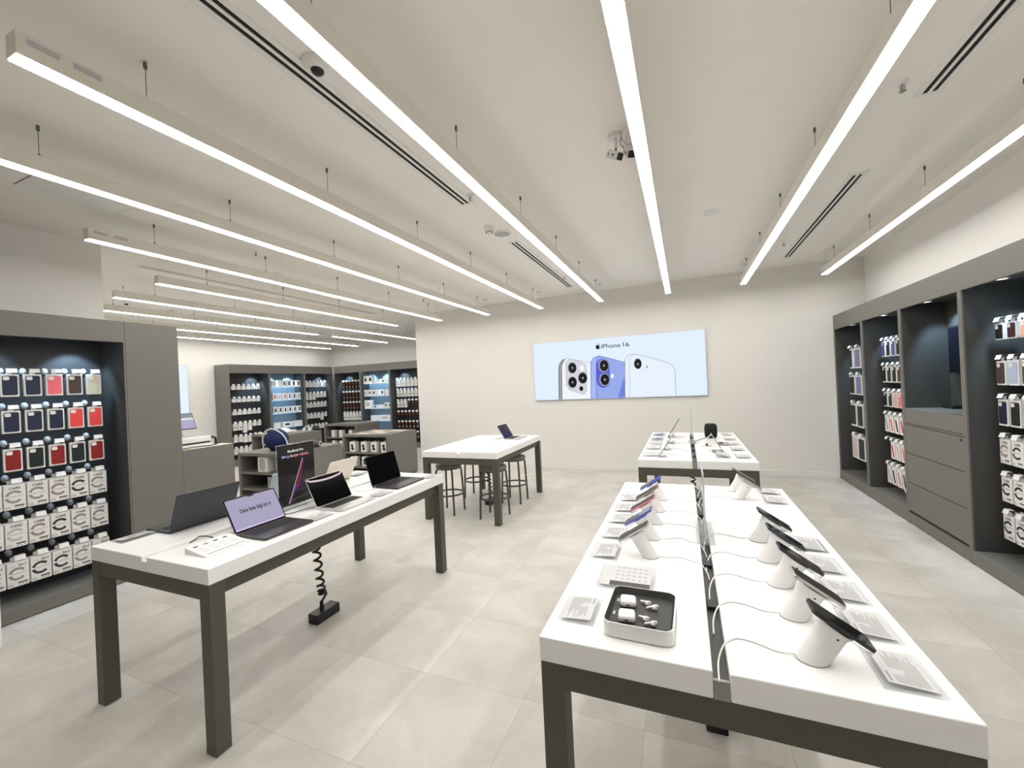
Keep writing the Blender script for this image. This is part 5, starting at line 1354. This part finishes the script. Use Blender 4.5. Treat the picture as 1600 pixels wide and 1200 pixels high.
# the white speaker in the blue speaker's unit
t = thing('boxed_speaker', 'white box shaped speaker with grey oval grille on low shelf', 'speaker', (-5.505, 3.93, 0.5585))
MB().box(0, 0, 0, 0.19, 0.22, 0.208, WHITE, 0.006).build('cabinet', t)
MB().flat(rrect(0.125, 0.165, 0.05, 6, 0.092, 0.104), (0, -0.0012, 0), U, V, GRILL).build('grille', t)
t = thing('boxed_speaker', 'small grey boxed speaker on the bottom shelf below the white speaker', 'speaker', (-5.35, 3.95, 0.3305))
MB().box(0, 0, 0, 0.13, 0.15, 0.16, GRILL, 0.004).build('cabinet', t)
MB().flat(rrect(0.09, 0.09, 0.04, 6, 0.065, 0.08), (0, -0.0012, 0), U, V, PRINT).build('grille', t)
# big blue round speaker with handle
t = thing('round_speaker', 'big navy blue round speaker with white carrying loop', 'speaker', (-5.42, 4.17, ZG), 0.91)
prof = [(0.0, 0.0), (0.08, 0.004)] + [(0.155 * math.sin(a * D2R), 0.152 - 0.155 * math.cos(a * D2R)) for a in range(35, 176, 10)] + [(0.0, 0.307)]
MB().lathe(prof, SPEAKB, n=36).build('speaker_ball', t)
pts = [(x, y, z) for x, y, z in [(0.135, -0.125, 0.06), (0.125, -0.13, 0.12), (0.105, -0.13, 0.18), (0.065, -0.125, 0.24), (0.0, -0.09, 0.295), (-0.07, -0.05, 0.315), (-0.13, -0.02, 0.285), (-0.168, 0.0, 0.21), (-0.172, 0.01, 0.13), (-0.16, 0.01, 0.08)]]
b = MB(); b.tube(pts, 0.011, mat('pale_handle', (0.66, 0.70, 0.76), rough=0.35), 8); b.build('carry_handle', t)
t = thing('portable_speaker', 'grey cylinder speaker lying behind the dark poster stand', 'speaker', (-5.05, 4.45, ZG), 0.0)
M = Matrix.Translation((0, 0, 0.052))
b = MB(M); b.cyl((-0.11, 0.0, 0), (0.11, 0.04, 0), 0.047, mat('olive_speaker_fabric', (0.10, 0.10, 0.085), rough=0.8, noise=0.2, nscale=300), n=24); b.build('speaker_body', t)
b = MB(M); b.cyl((0.11, 0.04, 0), (0.118, 0.043, 0), 0.040, GRILL, n=24); b.cyl((0.118, 0.043, 0), (0.121, 0.044, 0), 0.018, BLACK, n=16); b.build('end_cap', t)
MB().box(-0.06, -0.02, 0, 0.06, 0.03, 0.006, BLACK).build('rubber_foot', t)
t = thing('small_gadget', 'small black gadget beside the blue round speaker', 'gadget', (-5.15, 4.05, ZG))
MB().box(-0.05, -0.03, 0, 0.05, 0.03, 0.075, BLACK, 0.008).build('body', t)
MB().box(-0.035, -0.0315, 0.02, 0.035, -0.0302, 0.055, PRINT).build('display', t)
# gadgets on the unit behind
t = thing('robot_gadget', 'white dome gadget on the unit behind the blue speaker', 'gadget', (-7.62, 6.05, ZG))
MB().lathe([(0.0, 0), (0.12, 0.0), (0.125, 0.03), (0.10, 0.08), (0.05, 0.105), (0.0, 0.11)], WHITE, n=26).build('dome', t)
MB().lathe([(0.126, 0.01), (0.127, 0.02), (0.126, 0.028)], PRINT, n=26).build('bumper', t)
t = thing('headset', 'white headset with loop on the unit behind the blue speaker', 'headset', (-7.42, 6.42, ZG))
MB().tube([(-0.08 * math.cos(a * D2R), 0, 0.03 + 0.07 * math.sin(a * D2R)) for a in range(0, 181, 15)], 0.009, WHITE, 8).build('head_band', t)
for s in (-1, 1): MB().box(s * 0.08 - 0.02, -0.03, 0, s * 0.08 + 0.02, 0.03, 0.06, WHITE, 0.01).build('ear_cup', t)
t = thing('portable_speaker', 'dark green lump shaped speaker at the far end of the gadget unit', 'speaker', (-7.36, 6.60, ZG))
MB().lathe([(0.0, 0), (0.06, 0.0), (0.075, 0.04), (0.06, 0.09), (0.03, 0.105), (0.0, 0.108)], mat('dark_green_fabric', (0.03, 0.05, 0.05), rough=0.8), n=20).build('speaker_body', t)
MB().lathe([(0.066, 0.0), (0.068, 0.006)], BLACK, n=20).build('rubber_foot', t)
for k, (x, y, sx, sy) in enumerate(((-8.2, 5.95, 0.10, 0.07), (-8.02, 5.93, 0.12, 0.06), (-7.86, 6.0, 0.09, 0.09), (-7.74, 6.32, 0.14, 0.1))):
    tag(MB().box(-sx / 2, -sy / 2, 0, sx / 2, sy / 2, 0.02 + 0.006 * k, WHITE, 0.004).build('small_gadget', None, (x, y, ZG)), 'flat white gadget on the unit behind the blue speaker, %s from left' % ORD[k], 'gadget', 'flat white gadgets')
for k, (x, y, a) in enumerate(((-5.55, 6.05, 0.1), (-5.25, 6.15, -0.1), (-5.5, 6.40, 0.0), (-5.1, 6.45, 0.05))):
    tag(MB().box(-0.14, -0.10, 0, 0.14, 0.10, 0.004 + 0.002 * k, col_mat('cream_paper', 205, 196, 180)).build('paper_sheet', None, (x, y, ZG), a), 'cream paper sheet on the headphone unit top, %s' % ('front left', 'front right', 'rear left', 'rear right')[k], 'paper', 'cream sheets on the headphone unit')
tag(MB().box(-4.62, 0.9, 0, -4.285, 1.222, 0.37, WHITE, 0.006).build('plinth_block'), 'low white block cut off by the left picture edge', 'plinth')
# small items on the stool room floor side: white low box near the side wall bay
tag(MB().box(-0.12, -0.12, 0, 0.12, 0.12, 0.16, CARD, 0.004).build('carton', None, (-9.5, 6.0, 0)), 'white carton on the floor before the rear side wall bay', 'carton')
